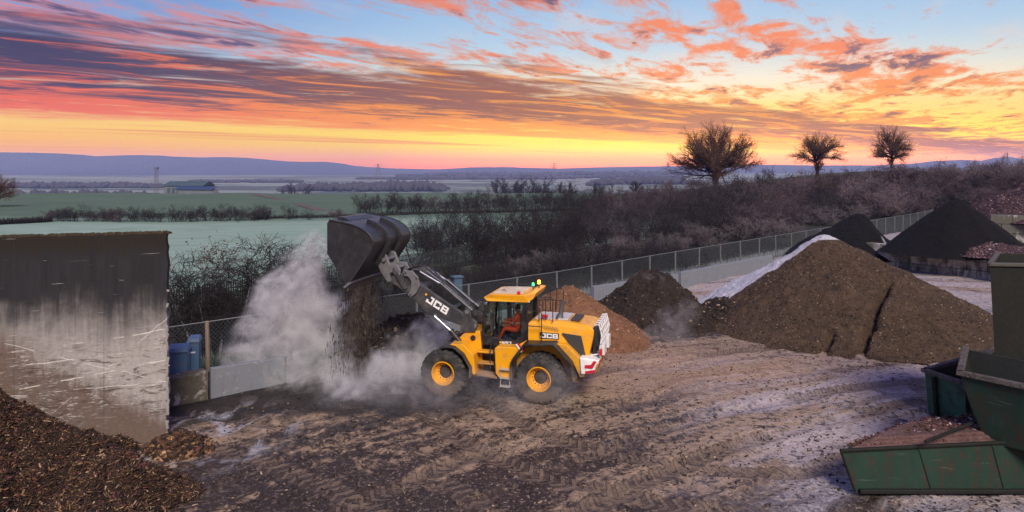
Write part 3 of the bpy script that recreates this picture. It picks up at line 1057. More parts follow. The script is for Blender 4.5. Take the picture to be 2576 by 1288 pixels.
# the big brown heap
BX, BY = 15.7, 34.0
cr1 = [(17.0, 30.9), (16.0, 29.7), (14.9, 28.4), (14.0, 27.4), (13.2, 26.6)]
cr2 = [(13.4, 28.5), (12.3, 27.4), (11.7, 26.8)]
heap('brown_soil_heap', MATS['soil_brown'], (BX, BY), 4.25, [(0, 7.6), (40, 7.4), (90, 7.0), (140, 7), (180, 6.8), (215, 7.0), (250, 7.3), (290, 7.6), (330, 8.4)],
     'biggest brown soil heap with a dark crack and frosted crest', seed=3, top_r=.035, power=1.0, rough=.10, clods=(9000, CL, [3.5, 3, 1.0, .1], .03, .10),
     cracks=((cr1, .15, .7), (cr2, .12, .5)), rings=140, segs=440,
     frost_fn=lambda x, y, z: max(sstep(-.5, .3, y + .25) * sstep(1.2, -.6, x) * sstep(.05, .3, z), .75 * sstep(3.75, 4.15, z + .12 * y)))
heap('dark_soil_heap', MATS['soil_dark'], (6.9, 34.2), 2.2, [(0, 3.3), (60, 3.4), (120, 3.6), (180, 3.6), (240, 3.7), (300, 3.9)],
     'rough dark brown soil heap between the orange heap and the biggest one', seed=11, top_r=.3, rough=.24, clods=(3500, CL, [5, 3, .5, .05], .04, .16),
     frost_fn=lambda x, y, z: sstep(1.2, 2.2, z) * .4)
heap('orange_soil_heap', MATS['soil_orange'], (2.5, 31.2), 2.2, [(0, 3.6), (60, 3.2), (120, 3.3), (180, 3.6), (240, 3.5), (300, 4.0), (330, 4.0)],
     'orange-brown soil heap just behind the wheel loader', seed=21, top_r=.12, rough=.07, clods=(2500, CO, [2, 3, 1], .03, .10))
heap('dark_soil_heap', MATS['soil_dark'], (10.9, 33.4), 1.0, [(0, 2.6), (90, 2.4), (180, 2.2), (270, 2.6)],
     'low dark dirt bank against the left foot of the biggest heap', seed=31, top_r=.4, rough=.2, clods=(1500, CL, [5, 3, .8, .2], .05, .2))
heap('black_soil_heap', MATS['soil_black'], (32.6, 50.0), 3.9, [(0, 5.2), (90, 5.0), (180, 5.2), (230, 4.8), (270, 4.3), (310, 4.6)],
     'tall black conical heap above the stacked block wall', z0=1.35, seed=41, top_r=.10, rough=.05)
heap('black_soil_heap', MATS['soil_black'], (28.6, 56.0), 3.2, [(0, 3.4), (90, 4.0), (180, 6.2), (225, 6.0), (270, 5.0), (315, 3.6)],
     'smaller black heap with a steep cut face left of the tall black one', z0=.5, seed=51, top_r=.12, rough=.10,
     frost_fn=lambda x, y, z: .75 * sstep(.6, -.2, abs(x - .6 - y * .1)) * sstep(2.6, 1.2, z) + .3 * sstep(.9, .3, z), ridge=lambda x, y, t: -.5 * sstep(.3, 1.4, x) * (1 - t))
heap('wood_chip_heap', MATS['chip_purple'], (53.0, 66.5), 5.0, [(0, 9), (90, 8), (150, 8.6), (180, 8.0), (220, 8.0), (270, 8)],
     'purple-brown wood chip heap at the right edge behind a block wall', z0=2.4, seed=61, top_r=.14, rough=.22, clods=(6000, CP, [3, 3, 1.6, .10], .07, .22))
# chips lying along the top of the block wall
heap('wood_chip_heap', MATS['chip_purple'], (33.2, 46.6), .75, [(0, 2.8), (45, 3.4), (125, 7.6), (180, 3.0), (225, 2.4), (305, 6.4)],
     'low band of reddish chips along the top of the mossy block wall', z0=1.55, seed=71, top_r=.4, rough=.14, clods=(2500, CP, [3, 3, 1.6, .08], .05, .18), frost_fn=lambda x, y, z: .8 * sstep(3.5, 6.5, y - x))
# black compost being tipped
heap('compost_heap', MATS['compost_black'], (-3.9, 27.4), 1.7, [(0, 2.8), (90, 2.4), (180, 3.4), (270, 2.6)],
     'black compost heap under the raised bucket', seed=81, top_r=.3, rough=.22, clods=(3000, CL, [7, 2, .3, .1], .05, .22))
heap('compost_heap', MATS['compost_black'], (13.4, 14.0), .55, [(0, 2.5), (90, 1.0), (140, 1.2), (180, 2.3), (270, 2.5)],
     'black compost patch in the bottom right corner below the green chute', seed=85, top_r=.5, rough=.12)


# shredded wood in the left foreground
def mulch_z(x, y):
    z = 3.05 - .52 * (x + 12.6) - .16 * (y - 15.0)
    z = z - .10 * max(0, x + 9) ** 1.6
    z = min(z, 2.3 - .42 * (x + 13) - .55 * max(0, y - 16.2))
    z += .42 * fbm(x, y, 2, 3, .55) + .12 * fbm(x, y, 8, 4, 1.7) + .05 * fbm(x, y, 5, 4, 5)
    return z


gx = np.arange(-17.0, -5.5, .085)
gy = np.arange(8.6, 18.9, .085)


def wall_front_y(x):
    return WL0.y + (WL1.y - WL0.y) * (x - WL0.x) / (WL1.x - WL0.x)


V, idx = [], {}
Fq = []
for j, y in enumerate(gy):
    for i, x in enumerate(gx):
        V.append((x, y, max(mulch_z(x, y), -.5)))
nx = len(gx)
for j in range(len(gy) - 1):
    for i in range(nx - 1):
        q = (j * nx + i, j * nx + i + 1, (j + 1) * nx + i + 1, (j + 1) * nx + i)
        if max(V[k][2] for k in q) > -.15 and (V[q[3]][1] < wall_front_y(V[q[3]][0]) or V[q[0]][0] > WL1.x):
            Fq.append(q)
mulch = empty('shredded_wood_heap', (-12, 14, 0))
tag(mulch, 'heap of shredded wood chips in the bottom left foreground', 'heap')
o = link(bpy.data.objects.new('heap_body', np_mesh('heap_body', np.array(V) - np.array((-12, 14, 0)), Fq, MATS['mulch_base'], smooth=True)), mulch)



rnd = random.Random(9)
sp, sp_red = [], []
while len(sp) < 36000:
    x, y = rnd.uniform(-16, -5.8), rnd.uniform(9, 18.8)
    z = mulch_z(x, y)
    if z < -.02 + .25 * rnd.random() ** 3 - .1:
        continue
    if y > wall_front_y(x) - .05 and x < WL1.x + .05:
        continue
    (sp_red if x + .6 * (y - 13) < -10.6 + rnd.uniform(-1, 1) else sp).append((x, y, max(z, 0)))
chips(sp, 'wood_shreds', mulch, (-12, 14, 0), .045, .21, CH, [3.2, 2.8, 1.2, 4.2, .8, .4], 3)
chips(sp_red, 'wood_shreds', mulch, (-12, 14, 0), .045, .20, CH, [2, 1.2, .5, 3.2, 3.4, .25], 4)
# spill at the corner of the tall wall
heap('shredded_wood_heap', MATS['mulch_base'], (-9.0, 18.3), .5, [(0, .95), (90, .7), (180, 1.0), (270, .8)],
     'small spill of shredded wood at the free corner of the tall wall', seed=91, top_r=.4, rough=.10, clods=(1400, CH, [3, 3.2, 1.6, 3, .6, .45], .06, .22))

# clods and litter strewn over the yard
PILES_KEEP = []
sp = []
rnd = random.Random(12)
while len(sp) < 9000:
    d = 13 + 24 * rnd.random() ** 1.5
    x = rnd.uniform(-.62, .76) * d
    y = d
    if fence_d(x, y) > -.8 or (x < WL1.x + .2 and y > wall_front_y(x) - .1 and y < wall_front_y(x) + 1):
        continue
    if fbm(x, y, 3, 3, .35) + .5 * fbm(x, y, 9, 2, 1.6) < .02 - .2 * rnd.random():
        continue
    sp.append((x, y, yard_z(x, y)))
o = chips(sp, 'ground_litter', None, (0, 0, 0), .03, .115, CL, [5, 3, 1.2, .35], 7, .015, .45)
tag(o, kind='stuff')

# ------------------------------------------------------------------ wheel loader
LPSI = R(16)
LC = Vector((1.208, 23.03, 0))
YEL = pmat('loader_yellow', (.80, .36, .003), .34, low=(.6, .0, .45), spec=.5, var=.10, vscale=2.5, dirt=(.30, .20, .13), dirt_amt=.42, dscale=2.6, coat=.25)
YEL_LOW = pmat('loader_yellow_dusty', (.72, .33, .010), .5, low=(1.6, .5, .85), var=.15, vscale=2.5, dirt=(.26, .18, .12), dirt_amt=.75, dscale=2.2)
CHAR = pmat('boom_charcoal', (.050, .053, .060), .38, metal=.25, var=.35, vscale=2.2, dirt=(.20, .18, .17), dirt_amt=.4, dscale=3)
STEEL = pmat('bucket_steel', (.045, .046, .052), .34, metal=.45, var=.4, vscale=1.6, dirt=(.10, .095, .095), dirt_amt=.3, dscale=3.5, bump=.12, bscale=14)
GREYM = pmat('linkage_grey', (.20, .205, .22), .40, metal=.35, var=.3, vscale=4, dirt=(.10, .09, .085), dirt_amt=.5, dscale=5)
CHROME = pmat('ram_chrome', (.60, .60, .62), .30, metal=1.0)
BLK = pmat('black_trim', (.014, .014, .016), .42, low=(1.5, .5, .6), var=.4, vscale=6, dirt=(.10, .085, .075), dirt_amt=.35, dscale=4)
RUB = pmat('tyre_rubber', (.022, .022, .023), .78, low=(.8, .0, .55), var=.3, vscale=5, dirt=(.13, .105, .085), dirt_amt=.7, dscale=3.5, bump=.2, bscale=20)
HUBD = pmat('hub_dark', (.045, .034, .026), .7, var=.4, vscale=9)
WHT = pmat('guard_white', (.74, .74, .74), .45, var=.12, vscale=5, dirt=(.35, .30, .26), dirt_amt=.4, dscale=5)
REDM = pmat('chevron_red', (.50, .012, .035), .45)
IVO = pmat('roof_panel', (.55, .43, .30), .6, var=.2, vscale=4, dirt=(.75, .72, .72), dirt_amt=.6, dscale=3)
SILV = pmat('hood_top_panel', (.46, .46, .48), .5, metal=.1, var=.2, vscale=4, dirt=(.75, .75, .78), dirt_amt=.6, dscale=3)
GRIL = pmat('hood_mesh', (.040, .040, .040), .6, var=.3, vscale=30, bump=.8, bscale=90)
LETW = pmat('letter_white', (.82, .82, .82), .5)
LETY = pmat('letter_yellow', (.80, .42, .02), .5)
REDL = pmat('red_lamp', (.55, .02, .02), .3)
SEATM = pmat('seat_fabric', (.018, .018, .02), .9)
AMB = pmat('beacon_amber', (.9, .35, .02), .3, emit=(1.0, .36, .03), estr=7.0)
GRN = pmat('beacon_green', (.05, .5, .2), .3, emit=(.05, .75, .25), estr=2.2)
m_, T = newmat('cab_glass')
fr_ = T.node('ShaderNodeFresnel', {'IOR': 1.45}).outputs[0]
tr_ = T.node('ShaderNodeBsdfTransparent', {'Color': (.88, .94, .93, 1)})
gl_ = T.node('ShaderNodeBsdfGlossy', {'Color': (.9, .95, .95, 1), 'Roughness': .04})
mx_ = T.node('ShaderNodeMixShader', {0: T.m('ADD', T.m('MULTIPLY', fr_, .7), .01), 1: tr_.outputs[0], 2: gl_.outputs[0]})
T.node('ShaderNodeOutputMaterial', {'Surface': mx_.outputs[0]})
GLASS = m_

LD = empty('wheel_loader', LC, math.pi - LPSI)
tag(LD, 'yellow wheel loader tipping its raised dark bucket beside the dust', 'wheel loader')


def wheel(x, y, z, side):
    w_ = empty('wheel', (x, y, z), 0, LD)
    mb = MB()
    prof = [(.375, -.24), (.43, -.285), (.56, -.305), (.68, -.295), (.745, -.26), (.765, -.18), (.77, 0), (.765, .18), (.745, .26), (.68, .295), (.56, .305), (.43, .285), (.375, .24)]
    mb.lathe(prof, (0, 0, 0), 56, closed=True)
    n_ = 24
    for sd in (-1, 1):
        for k in range(n_):
            a = 2 * math.pi * (k + (.5 if sd > 0 else 0)) / n_
            rot = Matrix.Rotation(-a, 3, 'Y')
            # tread lug reaching from the centre line over the shoulder
            vs_ = []
            for (rr_, yy, tw, wd) in ((.765, .02, .10, .052), (.80, .02, .10, .040), (.765, .27, 0, .062), (.80, .25, 0, .050), (.70, .306, -.01, .055), (.705, .325, -.01, .045)):
                vs_.append((rr_, yy * sd, tw - wd))
                vs_.append((rr_, yy * sd, tw + wd))
            vs_ = [rot @ Vector(q) for q in vs_]
            mb.add(vs_, [(0, 1, 3, 2), (2, 3, 7, 6), (6, 7, 11, 10), (0, 2, 6, 4), (1, 5, 7, 3), (4, 6, 10, 8), (5, 9, 11, 7), (8, 10, 11, 9)])
    mb.build('tyre', RUB, w_, auto=38)
    mb = MB()
    s_ = side
    mb.lathe([(.385, .23 * s_), (.405, .262 * s_), (.395, .285 * s_), (.372, .282 * s_), (.345, .20 * s_), (.325, .085 * s_), (.305, .045 * s_), (.235, .035 * s_), (.215, .02 * s_)], (0, 0, 0), 48)
    mb.build('rim', YEL, w_, auto=50)
    mb = MB()
    mb.lathe([(.215, .02 * s_), (.195, -.02 * s_), (.19, .05 * s_), (.10, .075 * s_), (.001, .08 * s_)], (0, 0, 0), 32)
    for k in range(14):
        a = 2 * math.pi * k / 14
        mb.cyl((.252 * math.cos(a), .03 * s_, .252 * math.sin(a)), (.252 * math.cos(a), .065 * s_, .252 * math.sin(a)), .017, n=6)
    mb.build('hub', HUBD, w_, auto=40)


for sd in (1, -1):
    wheel(0, 1.03 * sd, .79, sd)
    wheel(3.28, 1.03 * sd, .70, sd)

# rear chassis and belly
mb = MB()
mb.prism([(1.50, 1.66), (1.46, .80), (1.0, .62), (.4, .62), (-1.2, .62), (-1.45, .95), (-1.45, 1.50), (-.9, 1.9), (.5, 1.9), (.9, 1.66)], -.80, .80)
mb.build('rear_chassis', YEL_LOW, LD, bevel=.03)
for sd in (1, -1):
    mb = MB()
    y0, y1 = (.78, 1.22) if sd > 0 else (-1.22, -.78)
    mb.prism([(1.50, 1.66), (1.47, .84), (1.36, .70), (.98, .70), (.94, 1.30), (.62, 1.74), (1.42, 1.72)], y0, y1)
    o = mb.build('side_tank', YEL, LD, bevel=.03)
    for k in range(2):
        MB().tube([(1.17 - .07 * k, sd * 1.225, 1.42), (1.17 - .07 * k, sd * 1.235, 1.50), (1.155 - .07 * k, sd * 1.235, 1.53)], .008).build('latch', YEL_LOW, o)
    # sloping side skirt behind the rear wheel
    mb = MB()
    y0, y1 = (.80, 1.14) if sd > 0 else (-1.14, -.80)
    mb.prism([(-.55, 1.93), (-.86, 1.93), (-1.42, 1.42), (-1.46, .95), (-1.30, .90), (-1.06, 1.40)], y0, y1)
    mb.build('side_skirt', YEL_LOW, LD, bevel=.03)
    # rear mudguard: folded sheet with black edge
    arc_ = [(.93, .74), (.93, 1.28), (.50, 1.90), (-.52, 1.97), (-1.09, 1.40), (-1.20, .86)]
    inner = [(x * .93 - .005, z - .06) for x, z in arc_]
    mb = MB()
    vs_, fs_ = [], []
    for (x, z), (x2, z2) in zip(arc_, inner):
        vs_ += [(x, .72 * sd, z), (x, 1.39 * sd, z), (x2, 1.39 * sd, z2), (x2, .72 * sd, z2)]
    for i in range(len(arc_) - 1):
        q = i * 4
        fs_ += [(q + k, q + 4 + k, q + 4 + (k + 1) % 4, q + (k + 1) % 4) for k in range(4)]
    fs_ += [(0, 1, 2, 3), (23, 22, 21, 20)]
    mb.add(vs_, fs_)
    mb.build('rear_mudguard', BLK, LD, bevel=.02)
    # front mudguard
    arc_ = [(3.36, 1.60), (2.88, 1.64), (2.55, 1.42), (2.28, .98), (2.29, .66)]
    mb = MB()
    vs_, fs_ = [], []
    for i, (x, z) in enumerate(arc_):
        x2, z2 = x + (.05 if i > 1 else .02), z - (.05 if i < 3 else 0)
        vs_ += [(x, .62 * sd, z), (x, 1.38 * sd, z), (x2, 1.38 * sd, z2), (x2, .62 * sd, z2)]
    for i in range(len(arc_) - 1):
        q = i * 4
        fs_ += [(q + k, q + 4 + k, q + 4 + (k + 1) % 4, q + (k + 1) % 4) for k in range(4)]
    fs_ += [(0, 1, 2, 3), (19, 18, 17, 16)]
    mb.add(vs_, fs_)
    mb.build('front_mudguard', BLK, LD, bevel=.015)
    mb = MB()
    y0, y1 = (.60, 1.20) if sd > 0 else (-1.20, -.60)
    mb.prism([(3.08, 1.66), (2.60, 1.70), (2.24, 1.36), (2.17, .74), (2.26, .72), (2.34, 1.0), (2.56, 1.38), (2.86, 1.60)], y0, y1)
    mb.build('wing_panel', YEL, LD, bevel=.02)
    # reflective plate at the front of the rear mudguard
    a = MB().box((0, 0, 0), (.05, .02, .30), Matrix.Rotation(R(36), 3, 'Y'))
    o = a.build('warning_plate', REDM, LD)
    o.location = (.62, 1.24 * sd, 1.76)
    o = MB().box((0, 0, 0), (.05, .02, .30), Matrix.Rotation(R(36), 3, 'Y')).build('warning_plate', LETW, LD)
    o.location = (.67, 1.24 * sd, 1.73)

# engine hood
mb = MB()
prof = [(.50, 1.88), (.47, 2.46), (.40, 2.53), (-.5, 2.56), (-1.50, 2.48), (-1.70, 2.38), (-1.66, 2.05), (-1.52, 1.45), (-.9, 1.45), (-.6, 1.88)]
wd_ = [.86, .84, .72, .72, .70, .76, .84, .88, .88, .88]
n_ = len(prof)
vs_ = [(x, -w_, z) for (x, z), w_ in zip(prof, wd_)] + [(x, w_, z) for (x, z), w_ in zip(prof, wd_)]
fs_ = [tuple(range(n_)), tuple(range(2 * n_ - 1, n_ - 1, -1))] + [(i, n_ + i, n_ + (i + 1) % n_, (i + 1) % n_) for i in range(n_)]
mb.add(vs_, fs_)
bm = bmesh.new()
hood = mb.build('engine_hood', YEL, LD, bevel=.055, seg=3)
for sd in (1, -1):
    y_ = .885 * sd
    g = MB()
    g.prism([(-.66, 2.23), (-1.30, 2.17), (-1.45, 1.53), (-1.16, 1.53)], y_ - .012, y_ + .012)
    gg = g.build('side_grille', GRIL, hood, bevel=.01)
    b_ = MB()
    b_.prism([(.06, 2.20), (-.57, 2.20), (-.57, 2.01), (.06, 2.01)], y_ - .008, y_ + .008)
    b_.build('name_plate', BLK, hood)
    for k in range(5):
        MB().tube([(-.05 - .1 * k, y_ * .998, 2.44 - .012 * k), (-.16 - .1 * k, y_ * .998, 2.33 - .012 * k)], .010).build('hood_slot', BLK, hood)
# hood top panels
mb = MB()
mb.box((-.02, 0, 2.555), (.66, 1.0, .05))
mb.box((-.62, 0, 2.57), (.34, 1.0, .05))
mb.build('top_cover', SILV, LD, bevel=.015)
mb = MB()
mb.box((-1.02, 0, 2.555), (.30, .92, .05), Matrix.Rotation(R(-3), 3, 'Y'))
mb.build('cooling_vent', GRIL, LD, bevel=.01)
mb = MB()
mb.tube([(-.48, .32, 2.56), (-.49, .32, 2.66), (-.52, .32, 2.74), (-.545, .32, 2.95), (-.575, .32, 3.06), (-.64, .32, 3.17)], [.15, .105, .082, .066, .062, .055], n=14)
mb.build('exhaust_stack', pmat('exhaust_grey', (.10, .105, .115), .5, metal=.3), LD, auto=40)
MB().box((-.02, .55, 2.66), (.22, .12, .09)).build('marker_lamp', REDL, LD, bevel=.02)

# counterweight and rear guard
mb = MB()
mb.hull([(-1.34, -1.22, 1.02), (-1.78, -1.18, 1.10), (-1.78, 1.18, 1.10), (-1.34, 1.22, 1.02)],
        [(-1.30, -1.22, 1.58), (-1.92, -1.12, 1.50), (-1.92, 1.12, 1.50), (-1.30, 1.22, 1.58)])
cw = mb.build('counterweight', WHT, LD, bevel=.05, seg=3)
for sd in (1, -1):
    y_ = 1.225 * sd
    MB().prism([(-1.47, 1.34), (-1.47, 1.24), (-1.72, 1.26), (-1.84, 1.47), (-1.75, 1.49), (-1.66, 1.36)], y_ - .03 * sd - .02, y_ - .03 * sd + .02).build('chevron', REDM, cw)
    MB().prism([(-1.48, 1.15), (-1.48, 1.06), (-1.79, 1.13), (-1.80, 1.21)], y_ - .035 * sd - .02, y_ - .035 * sd + .02).build('chevron', REDM, cw)
for k in range(6):
    yy = -1.0 + .4 * k
    MB().hull([(-1.80, yy, 1.14), (-1.82, yy, 1.13), (-1.82, yy + .16, 1.13), (-1.80, yy + .16, 1.14)],
              [(-1.90, yy + .2, 1.46), (-1.935, yy + .2, 1.46), (-1.935, yy + .36, 1.46), (-1.90, yy + .36, 1.46)]).build('chevron', REDM if k % 2 == 0 else LETY, cw)
mb = MB()
for yy in (-.82, -.5, -.18, .14, .46, .80):
    mb.tube([(-1.60, yy, 1.55), (-1.86, yy, 1.62), (-1.95, yy, 2.20), (-1.86, yy, 2.56), (-1.72, yy, 2.52)], .030, 6)
for zz, xx in ((1.62, -1.87), (1.80, -1.90), (1.98, -1.925), (2.18, -1.95), (2.38, -1.92), (2.55, -1.86)):
    mb.box((xx, 0, zz), (.045, 1.72, .055))
mb.box((-1.97, .45, 1.72), (.10, .5, .32))
mb.box((-1.98, -.45, 1.75), (.10, .4, .38))
mb.build('rear_guard', WHT, LD, auto=40)
mb = MB()
mb.box((-1.70, 0, 2.0), (.08, 1.5, .85))
mb.build('radiator_grille', BLK, LD)
for yy in (-.95, .95):
    MB().box((-1.94, yy, 1.72), (.08, .16, .20)).build('rear_lamp', REDL, LD, bevel=.02)

# cab
CABX0, CABX1, CY_ = .60, 2.04, .72
for sd in (1, -1):
    y_ = CY_ * sd
    mb = MB()
    mb.tube([(CABX1 - .01, y_, 1.70), (CABX1 + .02, y_, 2.2), (CABX1 - .06, y_, 3.10)], .038, 6)
    mb.build('front_pillar', BLK, LD)
    mb = MB()
    mb.tube([(1.50, y_, 1.70), (1.50, y_, 3.10)], .028, 6)
    mb.build('door_pillar', BLK, LD)
    mb = MB()
    mb.prism([(.52, 1.98), (.74, 1.98), (.68, 3.10), (.54, 3.10)], y_ - .05, y_ + .05)
    mb.prism([(.52, 1.98), (.74, 1.98), (1.02, 1.64), (.90, 1.62)], y_ - .05, y_ + .05)
    mb.build('rear_pillar', BLK, LD, bevel=.015)
    mb = MB()
    mb.prism([(2.07, 1.62), (2.07, 1.98), (1.55, 1.86), (.95, 1.80), (.92, 1.62)], y_ - .03, y_ + .03)
    dr = mb.build('door_panel', BLK, LD, bevel=.02)
    for k in range(2):
        MB().tube([(1.02 - .05 * k, y_ + .04 * sd, 1.64), (.80 - .05 * k, y_ + .04 * sd, 1.96)], .006).build('pinstripe', GREYM, dr)
    mb = MB()
    mb.prism([(2.03, 1.96), (1.97, 3.08), (1.52, 3.08), (1.52, 1.86)], y_ - .006, y_ + .006)
    mb.build('side_window', GLASS, LD)
    mb = MB()
    mb.prism([(1.48, 1.86), (1.48, 3.08), (.69, 3.08), (.74, 1.98), (.98, 1.80)], y_ - .006, y_ + .006)
    mb.build('door_window', GLASS, LD)
    # door grab frame
    mb = MB()
    mb.tube([(1.42, y_ + .02 * sd, 2.35), (1.42, y_ + .03 * sd, 2.98), (.98, y_ + .03 * sd, 2.98), (.95, y_ + .02 * sd, 2.40)], .016, 6)
    mb.tube([(1.18, y_ + .02 * sd, 2.38), (1.18, y_ + .03 * sd, 2.98)], .014, 6)
    mb.tube([(1.42, y_ + .02 * sd, 2.36), (.96, y_ + .02 * sd, 2.38)], .014, 6)
    mb.build('door_frame_bars', BLK, LD)
    # mirror
    mb = MB()
    mb.box((1.66, y_ + .26 * sd, 2.44), (.07, .16, .66))
    mb.tube([(2.0, y_, 2.95), (1.75, y_ + .24 * sd, 2.86), (1.66, y_ + .26 * sd, 2.76)], .018, 6)
    mb.build('mirror', BLK, LD, bevel=.02)
    MB().box((1.97, y_ - .02, 3.0), (.12, .14, .10)).build('work_lamp', CHROME, LD, bevel=.02)
mb = MB()
mb.box((1.32, 0, 1.66), (1.44, 1.40, .10))
mb.build('cab_floor', BLK, LD)
mb = MB()
mb.box((CABX1 + .01, 0, 2.5), (.012, 1.38, 1.16), Matrix.Rotation(R(-2), 3, 'Y'))
mb.build('windscreen', GLASS, LD)
mb = MB()
mb.box((.60, 0, 2.6), (.012, 1.38, .92))
mb.build('rear_window', GLASS, LD)
mb = MB()
mb.box((.58, 0, 1.95), (.08, 1.40, .5))
mb.build('rear_bulkhead', BLK, LD, bevel=.01)
mb = MB()
mb.box((1.02, 0, 1.86), (.50, .50, .14))
mb.box((.80, 0, 2.24), (.12, .48, .70), Matrix.Rotation(R(-8), 3, 'Y'))
mb.box((.76, 0, 2.70), (.09, .26, .2))
mb.box((1.05, 0, 1.74), (.36, .36, .14))
mb.build('operator_seat', SEATM, LD, bevel=.04)
mb = MB()
mb.tube([(1.95, 0, 1.72), (1.74, 0, 2.20)], .045, 8)
ring = [(1.70 + .03 * math.sin(a), .19 * math.cos(a), 2.24 + .17 * math.sin(a)) for a in [k * math.pi / 8 for k in range(17)]]
mb.tube(ring, .016, 6)
mb.build('steering_column', BLK, LD)
# roof
mb = MB()
prof = [(2.06, 3.19), (1.90, 3.09), (.52, 3.11), (.32, 3.24), (.22, 3.44), (.40, 3.46), (.62, 3.36), (1.84, 3.32)]
wd_ = [.72, .80, .80, .80, .74, .74, .80, .78]
n_ = len(prof)
vs_ = [(x, -w_, z) for (x, z), w_ in zip(prof, wd_)] + [(x, w_, z) for (x, z), w_ in zip(prof, wd_)]
fs_ = [tuple(range(n_)), tuple(range(2 * n_ - 1, n_ - 1, -1))] + [(i, n_ + i, n_ + (i + 1) % n_, (i + 1) % n_) for i in range(n_)]
mb.add(vs_, fs_)
roof = mb.build('cab_roof', YEL, LD, bevel=.03, seg=3)
mb = MB()
mb.box((1.22, 0, 3.355), (1.0, 1.34, .03), Matrix.Rotation(R(1.9), 3, 'Y'))
mb.build('roof_hatch', IVO, roof, bevel=.01)
mb = MB()
mb.tube([(2.05, -.55, 3.52), (1.7, -.55, 3.47), (.40, -.55, 3.50)], .02, 6)
mb.tube([(1.6, -.55, 3.47), (1.6, -.55, 3.34)], .015, 6)
mb.tube([(.6, -.55, 3.49), (.6, -.55, 3.34)], .015, 6)
mb.tube([(1.55, .2, 3.36), (1.45, .3, 3.43), (1.38, .3, 3.36)], .012, 6)
mb.build('roof_rail', BLK, roof)
MB().box((.82, .70, 3.40), (.10, .10, .12)).build('roof_marker', REDL, roof, bevel=.02)
for k in range(2):
    MB().box((.56 - .10 * k, .76, 3.17), (.06, .06, .09)).build('rear_work_lamp', LETW, roof, bevel=.015)
# beacons on the roof
mb = MB()
mb.cyl((.48, .12, 3.42), (.48, .12, 3.56), .02, n=8)
mb.build('beacon_post', BLK, roof)
mb = MB()
mb.cyl((.33, -.10, 3.42), (.33, -.10, 3.60), .02, n=8)
mb.build('beacon_post', BLK, roof)
mb = MB()
mb.cyl((.33, -.10, 3.60), (.33, -.10, 3.72), .055, .045, n=14)
ab = mb.build('amber_beacon', AMB, roof, auto=40)
mb = MB()
mb.cyl((.48, .12, 3.56), (.48, .12, 3.66), .045, .04, n=14)
mb.build('green_beacon', GRN, roof, auto=40)
for nm_, loc_, col_, en_ in (('amber_beacon_light', (.33, -.10, 3.82), (1.0, .45, .08), 6.0), ('green_beacon_light', (.50, .12, 3.74), (.1, 1.0, .35), 1.0)):
    ld_ = bpy.data.lights.new(nm_, 'POINT')
    ld_.energy = en_
    ld_.color = col_
    ld_.shadow_soft_size = .05
    lo_ = bpy.data.objects.new(nm_, ld_)
    link(lo_, LD)
    lo_.location = loc_

# rails, ladder, steps
for sd in (1, -1):
    mb = MB()
    y_ = 1.05 * sd
    mb.tube([(.42, y_, 1.92), (.42, y_, 2.86), (.36, y_, 2.90), (.0, y_, 2.90), (-.04, y_, 2.84), (-.04, y_, 1.95)], .017, 6)
    mb.tube([(.42, y_, 2.42), (-.04, y_, 2.42)], .014, 6)
    mb.tube([(.42, y_, 2.88), (.58, .74 * sd, 2.88)], .014, 6)
    mb.tube([(.10, y_ * .8, 2.55), (.10, y_ * .8, 3.30), (.05, y_ * .8, 3.34), (-.32, y_ * .8, 3.34), (-.36, y_ * .8, 3.28), (-.36, y_ * .8, 2.55)], .017, 6)
    mb.tube([(-.12, y_ * .8, 2.6), (-.12, y_ * .8, 3.34)], .013, 6)
    mb.tube([(.10, y_ * .8, 2.92), (-.36, y_ * .8, 2.92)], .013, 6)
    mb.build('handrail', BLK, LD)
for sd in (1, -1):
    mb = MB()
    for xx in (1.28, .97):
        mb.tube([(xx, 1.24 * sd, 1.12), (xx, 1.28 * sd, .46)], .014, 6)
    for zz in (1.02, .74, .47):
        mb.box((1.125, 1.27 * sd, zz), (.33, .16, .03))
    mb.build('step_ladder', pmat('step_metal', (.50, .48, .45), .5, metal=.4) if 'step_metal' not in MATS else MATS['step_metal'], LD)
    mb = MB()
    mb.tube([(1.62, .78 * sd, 1.72), (1.60, 1.0 * sd, 1.60), (1.55, 1.06 * sd, .95)], .016, 6)
    mb.tube([(1.72, .78 * sd, 1.72), (1.72, 1.0 * sd, 1.55), (1.70, 1.04 * sd, .95)], .016, 6)
    mb.build('grab_rail', BLK, LD)
    mb = MB()
    mb.box((1.80, .92 * sd, .70), (.72, .40, .10), Matrix.Rotation(R(-5), 3, 'Y'))
    mb.box((1.85, .92 * sd, 1.08), (.55, .34, .04))
    mb.box((1.88, .80 * sd, 1.42), (.62, .3, .06))
    mb.build('access_step', YEL_LOW, LD, bevel=.02)
mb = MB()
mb.box((1.80, 0, 1.05), (.80, .9, .80))
mb.cyl((1.85, 0, .55), (1.85, 0, 1.7), .16, n=14)
mb.build('articulation_joint', pmat('joint_dark', (.05, .04, .032), .8, var=.4, vscale=6), LD, bevel=.03)

